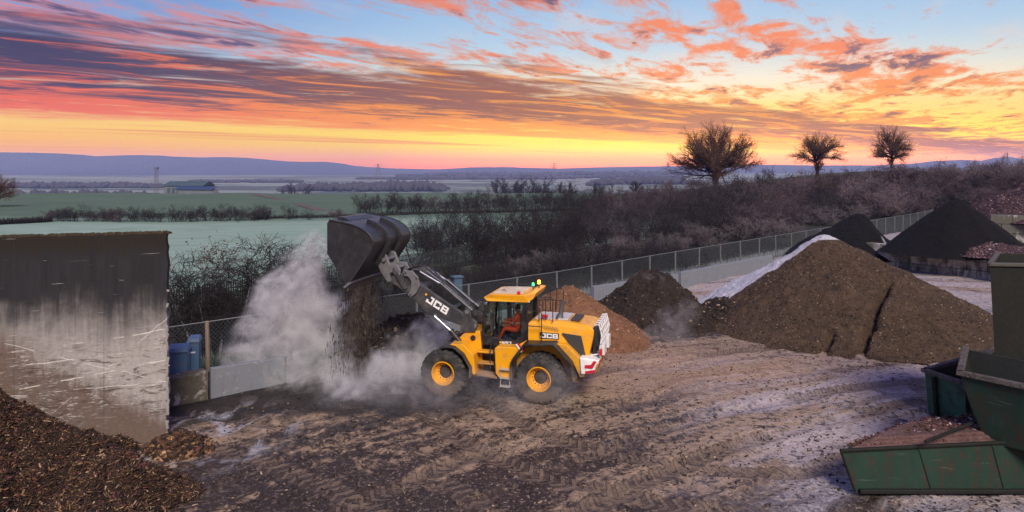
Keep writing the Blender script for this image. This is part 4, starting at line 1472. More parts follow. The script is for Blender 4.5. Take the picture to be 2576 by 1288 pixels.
# front frame and tower
mb = MB()
mb.prism([(3.10, 1.62), (2.72, 1.98), (2.22, 2.02), (2.16, 1.55), (2.12, .50), (2.45, .46), (3.85, .46), (3.95, .95), (3.45, 1.42)], -.58, .58)
mb.build('front_frame', YEL, LD, bevel=.03)
for sd in (1, -1):
    y_ = .60 * sd
    mb = MB()
    mb.prism([(2.92, 1.95), (2.86, 2.55), (2.72, 2.80), (2.56, 2.78), (2.50, 2.45), (2.36, 1.98)], y_ - .04, y_ + .04)
    tw = mb.build('tower_plate', CHAR, LD, bevel=.02)
    MB().cyl((2.66, y_ - .07, 2.66), (2.66, y_ + .07, 2.66), .075, n=16).build('pivot_pin', GREYM, tw)
    MB().cyl((2.46, y_ - .02, 1.78), (2.46, y_ + .02, 1.78), .09, n=16).build('frame_hole', BLK, LD)

# boom arms
BO = [(5.62, 3.52), (5.30, 3.40), (4.74, 3.04), (4.18, 2.52), (3.82, 2.40), (2.96, 2.18), (2.42, 2.03), (2.30, 2.16), (2.36, 2.32), (2.90, 2.62), (3.98, 3.24), (4.44, 3.56), (4.82, 3.80), (5.10, 3.84), (5.55, 3.72), (5.68, 3.62)]
for sd in (1, -1):
    y_ = .50 * sd
    mb = MB()
    mb.prism(BO, y_ - .075, y_ + .075)
    arm = mb.build('boom_arm', CHAR, LD, bevel=.02)
    MB().cyl((5.58, y_ - .1, 3.62), (5.58, y_ + .1, 3.62), .09, n=18).build('pivot_pin', GREYM, arm)
    MB().cyl((2.42, y_ - .1, 2.18), (2.42, y_ + .1, 2.18), .08, n=18).build('pivot_pin', GREYM, arm)
    MB().cyl((3.84, y_ - .1, 2.46), (3.84, y_ + .1, 2.46), .06, n=14).build('pivot_pin', GREYM, arm)
    # tilt lever
    yl = .64 * sd
    mb = MB()
    mb.prism([(4.98, 3.98), (4.66, 3.96), (4.46, 3.76), (4.38, 3.46), (4.52, 3.20), (4.72, 3.04), (4.84, 3.12), (4.72, 3.36), (4.70, 3.60), (4.82, 3.76), (4.98, 3.78)], yl - .035, yl + .035)
    lv = mb.build('tilt_lever', GREYM, LD, bevel=.015)
    for q in ((4.50, 3.72), (4.73, 3.13), (4.92, 3.90)):
        MB().cyl((q[0], yl - .05, q[1]), (q[0], yl + .05, q[1]), .045, n=14).build('lever_pin', CHROME, lv)
    # tilt link to the hitch
    mb = MB()
    mb.prism([(5.40, 4.06), (5.30, 3.98), (4.86, 3.36), (4.92, 3.30), (5.02, 3.34), (5.44, 3.92)], yl * .97 - .03, yl * .97 + .03)
    mb.build('tilt_link', CHAR, LD, bevel=.012)
    # rams
    yr = .34 * sd
    mb = MB()
    mb.cyl((2.68, yr, 2.72), (3.72, yr, 3.50), .058, n=14)
    mb.cyl((2.58, yr, 2.645), (2.70, yr, 2.735), .085, n=12)
    mb.cyl((3.66, yr, 3.455), (3.76, yr, 3.53), .074, n=14)
    tc_ = mb.build('tilt_ram', CHAR, LD, auto=40)
    MB().cyl((3.7, yr, 3.485), (4.52, yr, 3.90), .036, n=12).build('rod', CHROME, tc_, auto=40)
    yl_ = .50 * sd
    mb = MB()
    mb.cyl((2.70, yl_ * 1.3, 1.42), (3.22, yl_ * 1.3, 1.96), .078, n=14)
    mb.cyl((3.18, yl_ * 1.3, 1.92), (3.26, yl_ * 1.3, 2.00), .095, n=14)
    lc_ = mb.build('lift_ram', BLK, LD, auto=40)
    MB().cyl((3.22, yl_ * 1.3, 1.96), (3.84, yl_ * 1.3, 2.44), .042, n=12).build('rod', CHROME, lc_, auto=40)
mb = MB()
mb.cyl((4.55, -.5, 3.30), (4.55, .5, 3.30), .16, n=18)
mb.build('cross_tube', CHAR, LD, auto=40)
mb = MB()
mb.cyl((3.3, -.5, 2.66), (3.3, .5, 2.66), .10, n=14)
mb.build('cross_tube', CHAR, LD, auto=40)
# hydraulic hoses
mb = MB()
rnd = random.Random(2)
for k in range(7):
    yy = -.22 + .075 * k
    mb.tube([(2.5, yy, 2.45), (3.1, yy, 2.95 + .05 * rnd.random()), (3.8, yy, 3.5), (4.3, yy, 3.88 + .08 * rnd.random()), (4.62, yy * 1.2, 4.02 + .12 * rnd.random()), (4.98, yy, 3.98), (5.25, yy, 3.74)], .016, 5)
mb.build('hydraulic_hoses', BLK, LD)['kind'] = 'stuff'
mb = MB()
for yy in (.24, -.24):
    mb = MB()
    mb.tube([(2.75, yy, 2.80), (3.72, yy, 3.54), (4.30, yy, 3.92)], .012, 5)
    mb.build('steel_pipe', CHROME, LD)
# hitch carriage
for sd in (1, -1):
    y_ = .36 * sd
    mb = MB()
    mb.prism([(5.26, 3.64), (5.52, 3.42), (5.74, 3.46), (6.02, 3.86), (6.20, 4.22), (5.98, 4.52), (5.80, 4.46), (5.66, 4.12), (5.36, 4.10), (5.24, 3.92)], y_ - .045, y_ + .045)
    h_ = mb.build('hitch_plate', GREYM, LD, bevel=.02)
    MB().cyl((5.56, y_ - .06, 3.78), (5.56, y_ + .06, 3.78), .075, n=16).build('hitch_hole', BLK, h_)
mb = MB()
mb.cyl((5.45, -.36, 3.98), (5.45, .36, 3.98), .06, n=12)
mb.cyl((5.85, -.5, 4.28), (5.85, .5, 4.28), .07, n=12)
mb.box((5.85, 0, 3.98), (.05, .7, .5), Matrix.Rotation(R(30), 3, 'Y'))
mb.build('hitch_cross_bar', GREYM, LD, auto=40)
MB().box((5.28, .412, 3.72), (.10, .008, .16), Matrix.Rotation(R(-25), 3, 'Y')).build('warning_label', LETW, LD)

# bucket
PB = [(6.76, 3.46), (6.62, 3.60), (6.20, 4.17), (5.82, 4.72), (5.735, 4.90), (5.74, 5.06), (5.82, 5.22), (5.98, 5.36), (6.22, 5.49), (6.50, 5.585), (6.9, 5.665), (7.40, 5.73)]
HWB = 1.5


def inset(path, t_):
    out = []
    for i, (x, z) in enumerate(path):
        a_, b_ = path[max(i - 1, 0)], path[min(i + 1, len(path) - 1)]
        tx, tz = b_[0] - a_[0], b_[1] - a_[1]
        l_ = math.hypot(tx, tz)
        out.append((x + tz / l_ * t_, z - tx / l_ * t_))
    return out


bk = empty('bucket', (0, 0, 0), 0, LD)
inn = inset(PB, .045)
mb = MB()
nb_ = len(PB)
ringp = PB + inn[::-1]
mb.prism(ringp, -HWB + .03, HWB - .03)
me_fix = mb
# concave outline: rebuild end caps as quads
mb.f = mb.f[2:]
mb.mi = mb.mi[2:]
tot = 2 * nb_
for i in range(nb_ - 1):
    mb.f.append((i, i + 1, tot - 2 - i, tot - 1 - i))
    mb.f.append((tot + i + 1, tot + i, 2 * tot - 1 - i, 2 * tot - 2 - i))
    mb.mi += [0, 0]
mb.build('shell', STEEL, bk, auto=35)
for sd in (1, -1):
    y_ = (HWB - .015) * sd
    mb = MB()
    out_ = PB[:1] + PB[1:] + [(7.47, 5.66), (7.47, 4.58)]
    mb.prism(out_, y_ - .022, y_ + .022)
    mb.build('side_plate', STEEL, bk, bevel=.01)
    # thicker side cutter along the mouth
    mb = MB()
    y2 = (HWB + .012) * sd
    mb.prism([(6.72, 3.50), (7.475, 4.58), (7.475, 5.64), (7.36, 5.66)], y2 - .02, y2 + .02)
    mb.build('side_cutter', STEEL, bk, bevel=.008)
    mb = MB()
    rim_ = [(x, z) for x, z in PB[1:]]
    mb.tube([(x, y2, z) for x, z in rim_], .028, 6)
    mb.build('edge_bead', STEEL, bk, auto=50)
mb = MB()
mb.prism([(6.80, 3.40), (6.86, 3.45), (6.60, 3.66), (6.54, 3.60)], -HWB - .03, HWB + .03)
mb.build('cutting_edge', GREYM, bk, bevel=.006)
for yy in (.50, -.50):
    outer = inset(PB[2:10], -.15)
    path = PB[2:10]
    mb = MB()
    k_ = len(path)
    vs_, fs_ = [], []
    for (a_, b_) in zip(path, outer):
        vs_ += [(a_[0], yy - .05, a_[1]), (a_[0], yy + .05, a_[1]), (b_[0], yy + .05, b_[1]), (b_[0], yy - .05, b_[1])]
    for i in range(k_ - 1):
        q = i * 4
        fs_ += [(q + j, q + 4 + j, q + 4 + (j + 1) % 4, q + (j + 1) % 4) for j in range(4)]
    fs_ += [(0, 1, 2, 3), (4 * k_ - 1, 4 * k_ - 2, 4 * k_ - 3, 4 * k_ - 4)]
    mb.add(vs_, fs_)
    mb.build('back_rib', STEEL, bk, bevel=.012)
# spill guard on the top edge
mb = MB()
mb.prism([(6.95, 5.68), (7.44, 5.745), (7.44, 5.80), (7.2, 5.80)], -.9, .9)
mb.build('spill_guard', STEEL, bk, bevel=.01)


# lettering: block capitals cut from plate
GLYPH = {
    'J': [(.30, .0, .72, .24), (.72, .0, 1.0, 1.0), (.0, .0, .30, .42), (.42, .78, .72, 1.0)],
    'C': [(.0, .0, .28, 1.0), (.28, .0, 1.0, .25), (.28, .75, 1.0, 1.0), (.74, .25, 1.0, .38), (.74, .62, 1.0, .75)],
    'B': [(.0, .0, .28, 1.0), (.28, .0, .98, .22), (.28, .40, .94, .60), (.28, .78, .94, 1.0), (.72, .22, 1.0, .40), (.70, .60, .96, .78)],
    '4': [(.55, .0, .82, 1.0), (.0, .22, .55, .44), (.82, .22, 1.0, .44), (.0, .44, .26, 1.0)],
    '5': [(.0, .0, 1.0, .2), (.74, .2, 1.0, .42), (.0, .42, 1.0, .62), (.0, .62, .26, .8), (.0, .8, 1.0, 1.0)],
    '7': [(.0, .8, 1.0, 1.0), (.55, .0, .82, .8)]}


def text(body, size, origin, xdir, ydir, mat, parent, sx=1.0, gap=.16):
    X_ = Vector(xdir).normalized()
    Y_ = Vector(ydir)
    Y_ = (Y_ - X_ * Y_.dot(X_)).normalized()
    Z_ = X_.cross(Y_)
    wl_ = size * sx
    tot_ = len(body) * wl_ + (len(body) - 1) * gap * size
    u = -tot_ / 2
    for ch in body:
        mb_ = MB()
        for (x0, y0, x1, y1) in GLYPH[ch]:
            q = []
            for zz_ in (0, .006):
                for (x_, y_) in ((x0, y0), (x1, y0), (x1, y1), (x0, y1)):
                    q.append(Vector(origin) + X_ * (u + x_ * wl_) + Y_ * ((y_ - .5) * size) + Z_ * zz_)
            mb_.hull(q[:4], q[4:])
        mb_.build('letter', mat, parent)
        u += wl_ + gap * size


text('JCB', .26, (3.76, .578, 2.82), (-1, 0, -.56), (0, 0, 1), LETW, LD, 1.02)
MB().box((4.18, .583, 3.16), (.07, .012, .07), Matrix.Rotation(R(-30), 3, 'Y')).build('logo_square', LETY, LD)
text('JCB', .145, (-.255, .896, 2.105), (-1, 0, 0), (0, 0, 1), LETW, hood, 1.22)
text('JCB', .145, (-.255, -.896, 2.105), (1, 0, 0), (0, 0, 1), LETW, hood, 1.22)
text('457', .085, (1.22, .752, 1.74), (-1, 0, 0), (0, 0, 1), LETW, LD, 1.2)
MB().box((1.44, .757, 1.745), (.07, .01, .06)).build('logo_square', LETY, LD)

# ------------------------------------------------------------------ operator
JK = newmat('hi_vis_clothing')
m_, T = JK
p = T.node('ShaderNodeTexCoord').outputs['Object']
px_, py_, pz_ = T.xyz(p)
c = T.mix(T.noise(p, 9, 4, .6), (.80, .055, .008, 1), (.95, .12, .015, 1))
skin_m = T.m('MAXIMUM', T.ss(.60, .62, pz_), T.m('MULTIPLY', T.ss(.46, .48, px_), T.ss(.20, .22, pz_)))
c = T.mix(skin_m, c, (.50, .27, .18, 1))
c = T.mix(T.m('MULTIPLY', T.ss(-.36, -.38, pz_), T.ss(.4, .42, px_)), c, (.02, .02, .02, 1))
band = T.m('MULTIPLY', T.ss(.022, .016, T.m('ABSOLUTE', T.m('SUBTRACT', pz_, .26))), T.ss(.17, .16, T.m('ABSOLUTE', px_)))
c = T.mix(band, c, (.62, .64, .60, 1))
finish(T, c, .75)
PS = empty('person', (0, 0, 0))
DRV = PS
DRV.location = LC + Matrix.Rotation(math.pi - LPSI, 3, 'Z') @ Vector((1.00, 0, 2.02))
DRV.rotation_euler = (0, 0, math.pi - LPSI)
tag(DRV, 'operator in orange high-visibility clothing seated in the loader cab', 'person')
J = {
    'pelvis': ((.02, 0, .02), .15), 'waist': ((.01, 0, .16), .135), 'chest': ((.02, 0, .36), .155), 'neckb': ((.03, 0, .53), .085), 'neck': ((.045, 0, .585), .052),
    'jaw': ((.075, 0, .66), .075), 'skull': ((.065, 0, .745), .098), 'crown': ((.055, 0, .80), .075), 'nose': ((.168, 0, .705), .014),
    'shL': ((.02, .17, .49), .078), 'elL': ((.16, .25, .26), .052), 'wrL': ((.42, .20, .27), .036), 'paL': ((.50, .17, .29), .040),
    'shR': ((.02, -.17, .49), .078), 'elR': ((.18, -.26, .26), .052), 'wrR': ((.44, -.18, .28), .036), 'paR': ((.52, -.15, .30), .040),
    'hipL': ((.06, .10, .0), .105), 'knL': ((.48, .15, .05), .075), 'anL': ((.66, .14, -.30), .05), 'ftL': ((.82, .14, -.33), .042),
    'hipR': ((.06, -.10, .0), .105), 'knR': ((.48, -.15, .05), .075), 'anR': ((.66, -.14, -.30), .05), 'ftR': ((.82, -.14, -.33), .042)}
E_ = [('pelvis', 'waist'), ('waist', 'chest'), ('chest', 'neckb'), ('neckb', 'neck'), ('neck', 'jaw'), ('jaw', 'skull'), ('skull', 'crown'), ('skull', 'nose')]
for sfx in 'LR':
    E_ += [('chest', 'sh' + sfx), ('sh' + sfx, 'el' + sfx), ('el' + sfx, 'wr' + sfx), ('wr' + sfx, 'pa' + sfx), ('pelvis', 'hip' + sfx), ('hip' + sfx, 'kn' + sfx), ('kn' + sfx, 'an' + sfx), ('an' + sfx, 'ft' + sfx)]
    sg = 1 if sfx == 'L' else -1
    bx, by, bz = J['pa' + sfx][0]
    for k, (dy_, ln) in enumerate(((-.030, .060), (-.010, .070), (.010, .068), (.030, .052))):
        a_, b_ = 'f%s%da' % (sfx, k), 'f%s%db' % (sfx, k)
        J[a_] = ((bx + .045, by + dy_, bz + .012), .0095)
        J[b_] = ((bx + .045 + ln * .55, by + dy_, bz - .022), .0085)
        E_ += [('pa' + sfx, a_), (a_, b_)]
    J['t' + sfx] = ((bx + .025, by - .05 * sg, bz - .008), .0105)
    E_ += [('pa' + sfx, 't' + sfx)]
names = list(J)
me = bpy.data.meshes.new('body')
me.from_pydata([J[n_][0] for n_ in names], [(names.index(a_), names.index(b_)) for a_, b_ in E_], [])
me.materials.append(JK[0])
body = link(bpy.data.objects.new('body', me), DRV)
sk = body.modifiers.new('skin', 'SKIN')
sk.use_smooth_shade = True
for i, n_ in enumerate(names):
    r_ = J[n_][1]
    me.skin_vertices[0].data[i].radius = (r_, r_)
    me.skin_vertices[0].data[i].use_root = (n_ == 'pelvis')
sb = body.modifiers.new('subdiv', 'SUBSURF')
sb.levels = 2
sb.render_levels = 2
hair = MB()
hair.lathe([(.001, .108), (.05, .098), (.085, .06), (.103, .01), (.104, -.03), (.098, -.05)], (0, 0, 0), 18)
hm = hair.mesh('hair', pmat('hair_brown', (.05, .032, .02), .8), True)
ho = link(bpy.data.objects.new('hair', hm), DRV)
ho.rotation_euler = (R(90), 0, 0)
ho.location = (.048, 0, .765)

# ------------------------------------------------------------------ bare trees and bushes
BARK = pmat('bark_dark', (.016, .013, .012), .95, var=.4, vscale=6)
BARKP = pmat('bark_pale', (.26, .27, .29), .9, var=.4, vscale=5)
TWIGD = pmat('twig_dark', (.018, .014, .016), .95, var=.4, vscale=.8)
TWIGP = pmat('twig_purple', (.095, .066, .078), .95, var=.4, vscale=.8)
TWIGF = pmat('twig_frosted', (.135, .112, .120), .95, var=.45, vscale=1.2)
TWIGO = pmat('twig_brown', (.115, .058, .032), .95, var=.4, vscale=.5)
LEAFD = pmat('dead_leaf', (.085, .035, .030), .9, var=.4, vscale=4)


def grow(rng, spec):
    """returns thick and thin segment lists: (p0, p1, r0, r1)"""
    thick, thin = [], []
    stack = []
    for st in spec['starts']:
        stack.append((Vector(st[0]), Vector(st[1]).normalized(), st[2], st[3], 0))
    L = spec['levels']
    while stack:
        p_, d_, ln, r_, lv = stack.pop()
        P = L[lv]
        ns = P['n']
        seg = ln / ns
        kids = P['kids']
        for s_ in range(ns):
            t0, t1 = s_ / ns, (s_ + 1) / ns
            d_ = d_ + Vector((rng.gauss(0, 1), rng.gauss(0, 1), rng.gauss(0, 1))) * P['bend'] + Vector((0, 0, P['up']))
            if 'out' in P:
                h_ = Vector((p_.x, p_.y, 0))
                if h_.length > .01:
                    d_ += h_.normalized() * P['out']
            d_.normalize()
            q = p_ + d_ * seg
            ra, rb = r_ * (1 - P['taper'] * t0), r_ * (1 - P['taper'] * t1)
            (thick if lv <= spec['thick'] else thin).append((p_, q, ra, rb))
            if lv + 1 < len(L) and t1 > P['from']:
                k = kids / (ns * (1 - P['from']))
                k = int(k) + (1 if rng.random() < k - int(k) else 0)
                for _ in range(k):
                    u = rng.random()
                    o_ = p_ + (q - p_) * u
                    a = d_.orthogonal().normalized()
                    b = d_.cross(a)
                    th = rng.uniform(0, 2 * math.pi)
                    sd_ = a * math.cos(th) + b * math.sin(th)
                    an = R(P['ang'] + rng.gauss(0, P.get('av', 10)))
                    nd_ = d_ * math.cos(an) + sd_ * math.sin(an)
                    nl = L[lv + 1]['len'] * rng.uniform(.6, 1.25) * (1.15 - .55 * t1 * P.get('short', 1))
                    stack.append((o_, nd_, nl, max(ra * P['rk'], spec['rmin']), lv + 1))
            p_ = q
    return thick, thin


def seg_mesh(name, segs, mat, n_=3, extra=None):
    P0 = np.array([s_[0][:] for s_ in segs])
    P1 = np.array([s_[1][:] for s_ in segs])
    R0 = np.array([s_[2] for s_ in segs])
    R1 = np.array([s_[3] for s_ in segs])
    d_ = P1 - P0
    d_ /= np.maximum(np.linalg.norm(d_, axis=1, keepdims=True), 1e-6)
    ref = np.where(np.abs(d_[:, 2:3]) < .9, np.array([[0, 0, 1.0]]), np.array([[1.0, 0, 0]]))
    a = np.cross(d_, ref)
    a /= np.linalg.norm(a, axis=1, keepdims=True)
    b = np.cross(d_, a)
    rings = []
    for Pp, Rr in ((P0, R0), (P1, R1)):
        for k in range(n_):
            an = 2 * math.pi * k / n_
            rings.append(Pp + (a * math.cos(an) + b * math.sin(an)) * Rr[:, None])
    vs_ = np.stack(rings, 1).reshape(-1, 3)
    fc = np.array([(k, (k + 1) % n_, n_ + (k + 1) % n_, n_ + k) for k in range(n_)])
    fs_ = (np.arange(len(segs))[:, None, None] * 2 * n_ + fc[None]).reshape(-1, 4)
    return np_mesh(name, vs_, fs_, mat)


def bush_spec(h, spread, dens, stems, rng, rmin=.006):
    st = []
    for k in range(stems):
        a = rng.uniform(0, 2 * math.pi)
        s_ = rng.uniform(.15, 1.0) * spread
        st.append(((math.cos(a) * .25 * spread, math.sin(a) * .25 * spread, -.1), (math.cos(a) * s_, math.sin(a) * s_, 1.0), h * rng.uniform(.5, .8), .030 * h / 3))
    return dict(starts=st, thick=0, rmin=rmin, levels=[
        dict(n=5, bend=.16, up=.02, taper=.7, kids=5 * dens, **{'from': .2}, ang=42, rk=.55, len=0),
        dict(n=4, bend=.22, up=.03, taper=.6, kids=5 * dens, **{'from': .15}, ang=45, rk=.6, len=h * .42),
        dict(n=3, bend=.25, up=.03, taper=.5, kids=4 * dens, **{'from': .1}, ang=45, rk=.7, len=h * .22),
        dict(n=2, bend=.25, up=.02, taper=.5, kids=0, **{'from': .1}, ang=40, rk=.7, len=h * .12)])


def make_kind(seed, spec, tmat, cmat, scale_r=1.0):
    rng = random.Random(seed)
    sp_ = spec(rng) if callable(spec) else spec
    th, tn = grow(rng, sp_)
    return seg_mesh('trunk', th, tmat, 5), seg_mesh('crown', tn, cmat, 3)


def plant(name, kind, loc, scale, rz, label, cat, group=None, sz=None):
    r_ = empty(name, loc, rz)
    r_.scale = (scale, scale, sz or scale)
    for nm, me_ in zip(('trunk', 'crown'), kind[:2]):
        link(bpy.data.objects.new(nm, me_), r_)
    tag(r_, label, cat, group)
    return r_


DARK = [make_kind(100 + k, lambda g: bush_spec(3.4, .75, 1.08, 7, g, .0062), BARK, TWIGD) for k in range(4)]
PCOL = [pmat('twig_p%d' % k, c_, .95, var=.4, vscale=.8) for k, c_ in enumerate(((.030, .022, .028), (.058, .042, .052), (.110, .080, .092), (.170, .128, .140), (.090, .060, .060)))]
PURP = [make_kind(200 + k, lambda g: bush_spec(3.2, .95, 1.1, 8, g, .0095), BARK, PCOL[k]) for k in range(5)]
FROS = [make_kind(300 + k, lambda g: bush_spec(2.6, 1.15, 1.25, 11, g, .008), BARK, TWIGF) for k in range(3)]


def oak_spec(g, h=19.0, wide=1.0, fork=.30, limbs=15, stems=1):
    """short trunk, then limbs fanned over a dome so that the crown fills it"""
    st = []
    for s_ in range(stems):
        off = (s_ - (stems - 1) / 2) * h * .07
        ln = Vector((off * .35 / max(h * .07, .01) * .4 + g.uniform(-.03, .03), g.uniform(-.03, .03), 1))
        st.append(((off * .6, 0, -.4), ln, h * fork * 1.12, h * .032 / stems ** .4))
    fx = h * fork
    for k in range(limbs):
        t = (k + .5) / limbs
        el_ = math.asin(max(-.3, min(.99, -.20 + 1.19 * t ** .9)))
        az_ = k * 2.39996 + g.uniform(-.3, .3)
        d_ = Vector((math.cos(az_) * math.cos(el_), math.sin(az_) * math.cos(el_), math.sin(el_)))
        reach = 1 / math.sqrt((math.cos(el_) / (h * .60 * wide)) ** 2 + (math.sin(el_) / (h * (1 - fork))) ** 2)
        off = (g.randrange(stems) - (stems - 1) / 2) * h * .07
        st.append(((off, 0, fx * g.uniform(.72, 1.1)), d_ + Vector((0, 0, .12)), reach * g.uniform(.66, .76), h * g.uniform(.013, .022)))
    return dict(starts=st, thick=1, rmin=.011, levels=[
        dict(n=8, bend=.06, up=.030, taper=.85, kids=10, **{'from': .36}, ang=32, av=12, rk=.52, len=0, short=.8),
        dict(n=6, bend=.09, up=.03, taper=.75, kids=9, **{'from': .15}, ang=32, av=13, rk=.55, len=h * .24),
        dict(n=4, bend=.11, up=.02, taper=.65, kids=6, **{'from': .1}, ang=32, av=14, rk=.6, len=h * .10),
        dict(n=3, bend=.17, up=.015, taper=.5, kids=0, **{'from': .1}, ang=36, av=14, rk=.6, len=h * .050)])


def tree_at(name, px, d, top_py, spec, seed, label, cat='tree', mats=(BARK, TWIGO), hnom=19.0, zoff=0.0, sx=1.0, rz=0.0):
    x = (px - CX) / F_PX * d
    z = terrain_z(x, d) + zoff
    k = make_kind(seed, spec, *mats)
    top = max(v.co.z for v in k[1].vertices)
    H_ = CAM_H - (top_py - HOR) * d / F_PX - z
    s_ = H_ / top
    r_ = plant(name, k, (x, d, z), s_, rz, label, cat)
    r_.scale = (s_ * sx, s_ * sx, s_)
    return r_


tree_at('oak_tree', 1800, 190, 293, lambda g: oak_spec(g, 19, 1.28, .30, 34), 7, 'largest bare spreading tree silhouetted against the yellow glow', sx=1.0)
tree_at('bare_tree', 2056, 200, 324, lambda g: oak_spec(g, 16, .86, .44, 16, 2), 12, 'middle-sized bare tree with a forked trunk on the skyline', sx=1.0)
tree_at('bare_tree', 2242, 205, 306, lambda g: oak_spec(g, 15, .66, .36, 16), 23, 'bare upright tree, rightmost of the three on the skyline', sx=1.0)
tree_at('bare_tree', -12, 150, 432, lambda g: oak_spec(g, 9, .9, .25, 12), 31, 'dark bare tree cut by the left edge above the fields', sx=1.1)

# thin trees behind the fence, between the tall wall and the bucket


def sapling(g, h=5.2, lean=.25):
    a = g.uniform(0, 6.28)
    return dict(starts=[((0, 0, -.1), (math.cos(a) * lean, math.sin(a) * lean, 1), h * .72, .055), ((0, 0, -.1), (-math.cos(a) * lean, .3, 1), h * .5, .035)], thick=0, rmin=.0075, levels=[
        dict(n=8, bend=.10, up=.03, taper=.75, kids=11, **{'from': .36}, ang=48, rk=.5, len=0, short=.8),
        dict(n=6, bend=.2, up=.05, taper=.7, kids=7, **{'from': .15}, ang=46, rk=.55, len=h * .42),
        dict(n=4, bend=.24, up=.03, taper=.6, kids=6, **{'from': .1}, ang=46, rk=.6, len=h * .19),
        dict(n=3, bend=.26, up=.0, taper=.5, kids=0, **{'from': .1}, ang=40, rk=.7, len=h * .09)])


sap = [(438, 27.6, 625, 'thin dark tree half hidden by the right edge of the tall wall', BARK), (497, 28.2, 612, 'pale-stemmed thin tree, first clear of the tall wall', BARKP),
       (548, 28.8, 604, 'pale-stemmed thin tree carrying a few reddish dead leaves', BARKP), (608, 29.5, 600, 'pale-stemmed thin tree left of the bushiest one by the dust', BARKP),
       (668, 31.5, 572, 'bushiest dark thin tree leaning over the dust cloud', BARK), (726, 33.0, 578, 'dark thin tree just left of the dust plume top', BARK), (790, 35.0, 590, 'dark thin tree behind the plume left of the bucket', BARK)]
for i, (px, d, top, lab, bk_) in enumerate(sap):
    tree_at('thin_tree', px, d, top, lambda g: sapling(g), 400 + i, lab, mats=(bk_, TWIGD), rz=i, sx=1.12 if i < 4 else 1.5)
# a few dead leaves in the third tree
rnd = random.Random(5)
lv_ = []
c0 = at(545, 640, 28.8)
for k in range(260):
    lv_.append((c0.x + rnd.gauss(0, .55), c0.y + rnd.gauss(0, .45), c0.z + rnd.gauss(0, .38)))
o = chips(lv_, 'dead_leaves', None, (0, 0, 0), .05, .10, [LEAFD], [1], 3, 0, .7)
tag(o, 'cluster of reddish dead leaves in a thin pale tree', kind='stuff')

# hedge across the fields
rnd = random.Random(77)
hedge = []
for px in range(120, 690, 19):
    hedge.append((px + rnd.uniform(-5, 5), 553 - 5 * px / 690 + rnd.uniform(-1, 1), rnd.uniform(38, 52), 'bare hedgerow bush %s in the long field hedge' % ('at the left end' if px < 190 else 'above the left half of the tall wall' if px < 290 else 'left of the mast' if px < 370 else 'below the mast' if px < 430 else 'below the barn' if px < 510 else 'below the blue lean-to' if px < 570 else 'right of the barn'), 'hedge bushes left of the gap'))
for px, h in ((645, 44), (725, 44), (778, 32), (845, 40)):
    hedge.append((px, 547, h, {645: 'rounded bush ending the long field hedge on its right', 725: 'lone bush standing where the farm track meets the hedge', 778: 'low lone bush between two taller ones right of the farm track', 845: 'lone bush in the gap left of the far hedge trees'}[px], None))
for px in range(900, 1700, 22):
    hedge.append((px + rnd.uniform(-8, 8), 534 - 8 * (px - 900) / 800 + rnd.uniform(-2, 2), rnd.uniform(48, 72), 'bare hedge tree %s in the far hedge row' % ('left of the bucket' if px < 950 else 'above the bucket' if px < 1050 else 'right of the bucket top' if px < 1130 else 'above the boom' if px < 1230 else 'left of the pale middle field trees' if px < 1300 else 'below the hazy lone trees' if px < 1390 else 'below the far pylon' if px < 1470 else 'above the dark heap' if px < 1560 else 'at the right end'), 'hedge trees beyond the bucket'))
for i, (px, py, hp, lab, grp) in enumerate(hedge):
    w_ = on_ground(px, py, -1.32)
    z = terrain_z(w_.x, w_.y)
    H_ = hp * w_.y / F_PX
    k = (DARK + PURP[:2])[rnd.randrange(6)]
    plant('hedge_bush', k, (w_.x, w_.y, z), H_ / 3.3 * rnd.uniform(.95, 1.1), rnd.uniform(0, 6.3), lab, 'bush', grp, H_ / 3.3)
# low trimmed hedge at the far left and under the hedge trees
hb = MB()
rg = random.Random(3)
segs_ = []
for k in range(5200):
    if k < 1400:
        px = rg.uniform(-60, 125)
        py = 567 - (px + 60) * .07
        hh_ = .9
    else:
        px = rg.uniform(640, 1650)
        py = 545 - (px - 640) * .018
        hh_ = .55
    w_ = on_ground(px, py, -1.32)
    b_ = Vector((w_.x + rg.uniform(-.3, .3), w_.y + rg.uniform(-.7, .7), terrain_z(w_.x, w_.y)))
    segs_.append((b_, b_ + Vector((rg.gauss(0, .35), rg.gauss(0, .35), hh_ * rg.uniform(.5, 1.2))), .03, .014))
tag(link(bpy.data.objects.new('low_hedge', seg_mesh('low_hedge', segs_, TWIGD))), 'low clipped dark hedge along the field boundary', 'hedge', kind='stuff')

# thicket beyond the railway: dark behind the bucket, purple to the right, frosted domes in front
rnd = random.Random(21)
N_th = 0


def thick_bush(px, py, hp, kinds, name, lab, grp, wide=1.0):
    global N_th
    # ground point: march until the terrain matches the pixel row
    d = 40.0
    while d < 240:
        x = (px - CX) / F_PX * d
        if HOR + (CAM_H - terrain_z(x, d)) * F_PX / d < py:
            break
        d += .6
    x = (px - CX) / F_PX * d
    z = terrain_z(x, d)
    H_ = hp * d / F_PX
    s_ = H_ / 3.2
    plant(name, kinds[rnd.randrange(len(kinds))], (x, d, z - .1), s_ * wide * rnd.uniform(.9, 1.15), rnd.uniform(0, 6.3), lab, 'bush', grp, s_)
    N_th += 1


def th_top(px):                    # skyline of the thicket in the photograph
    return float(np.interp(px, [1040, 1200, 1330, 1450, 1600, 1700, 1900, 2000, 2150, 2300, 2450, 2576], [560, 540, 520, 500, 490, 478, 470, 460, 440, 432, 430, 428]))


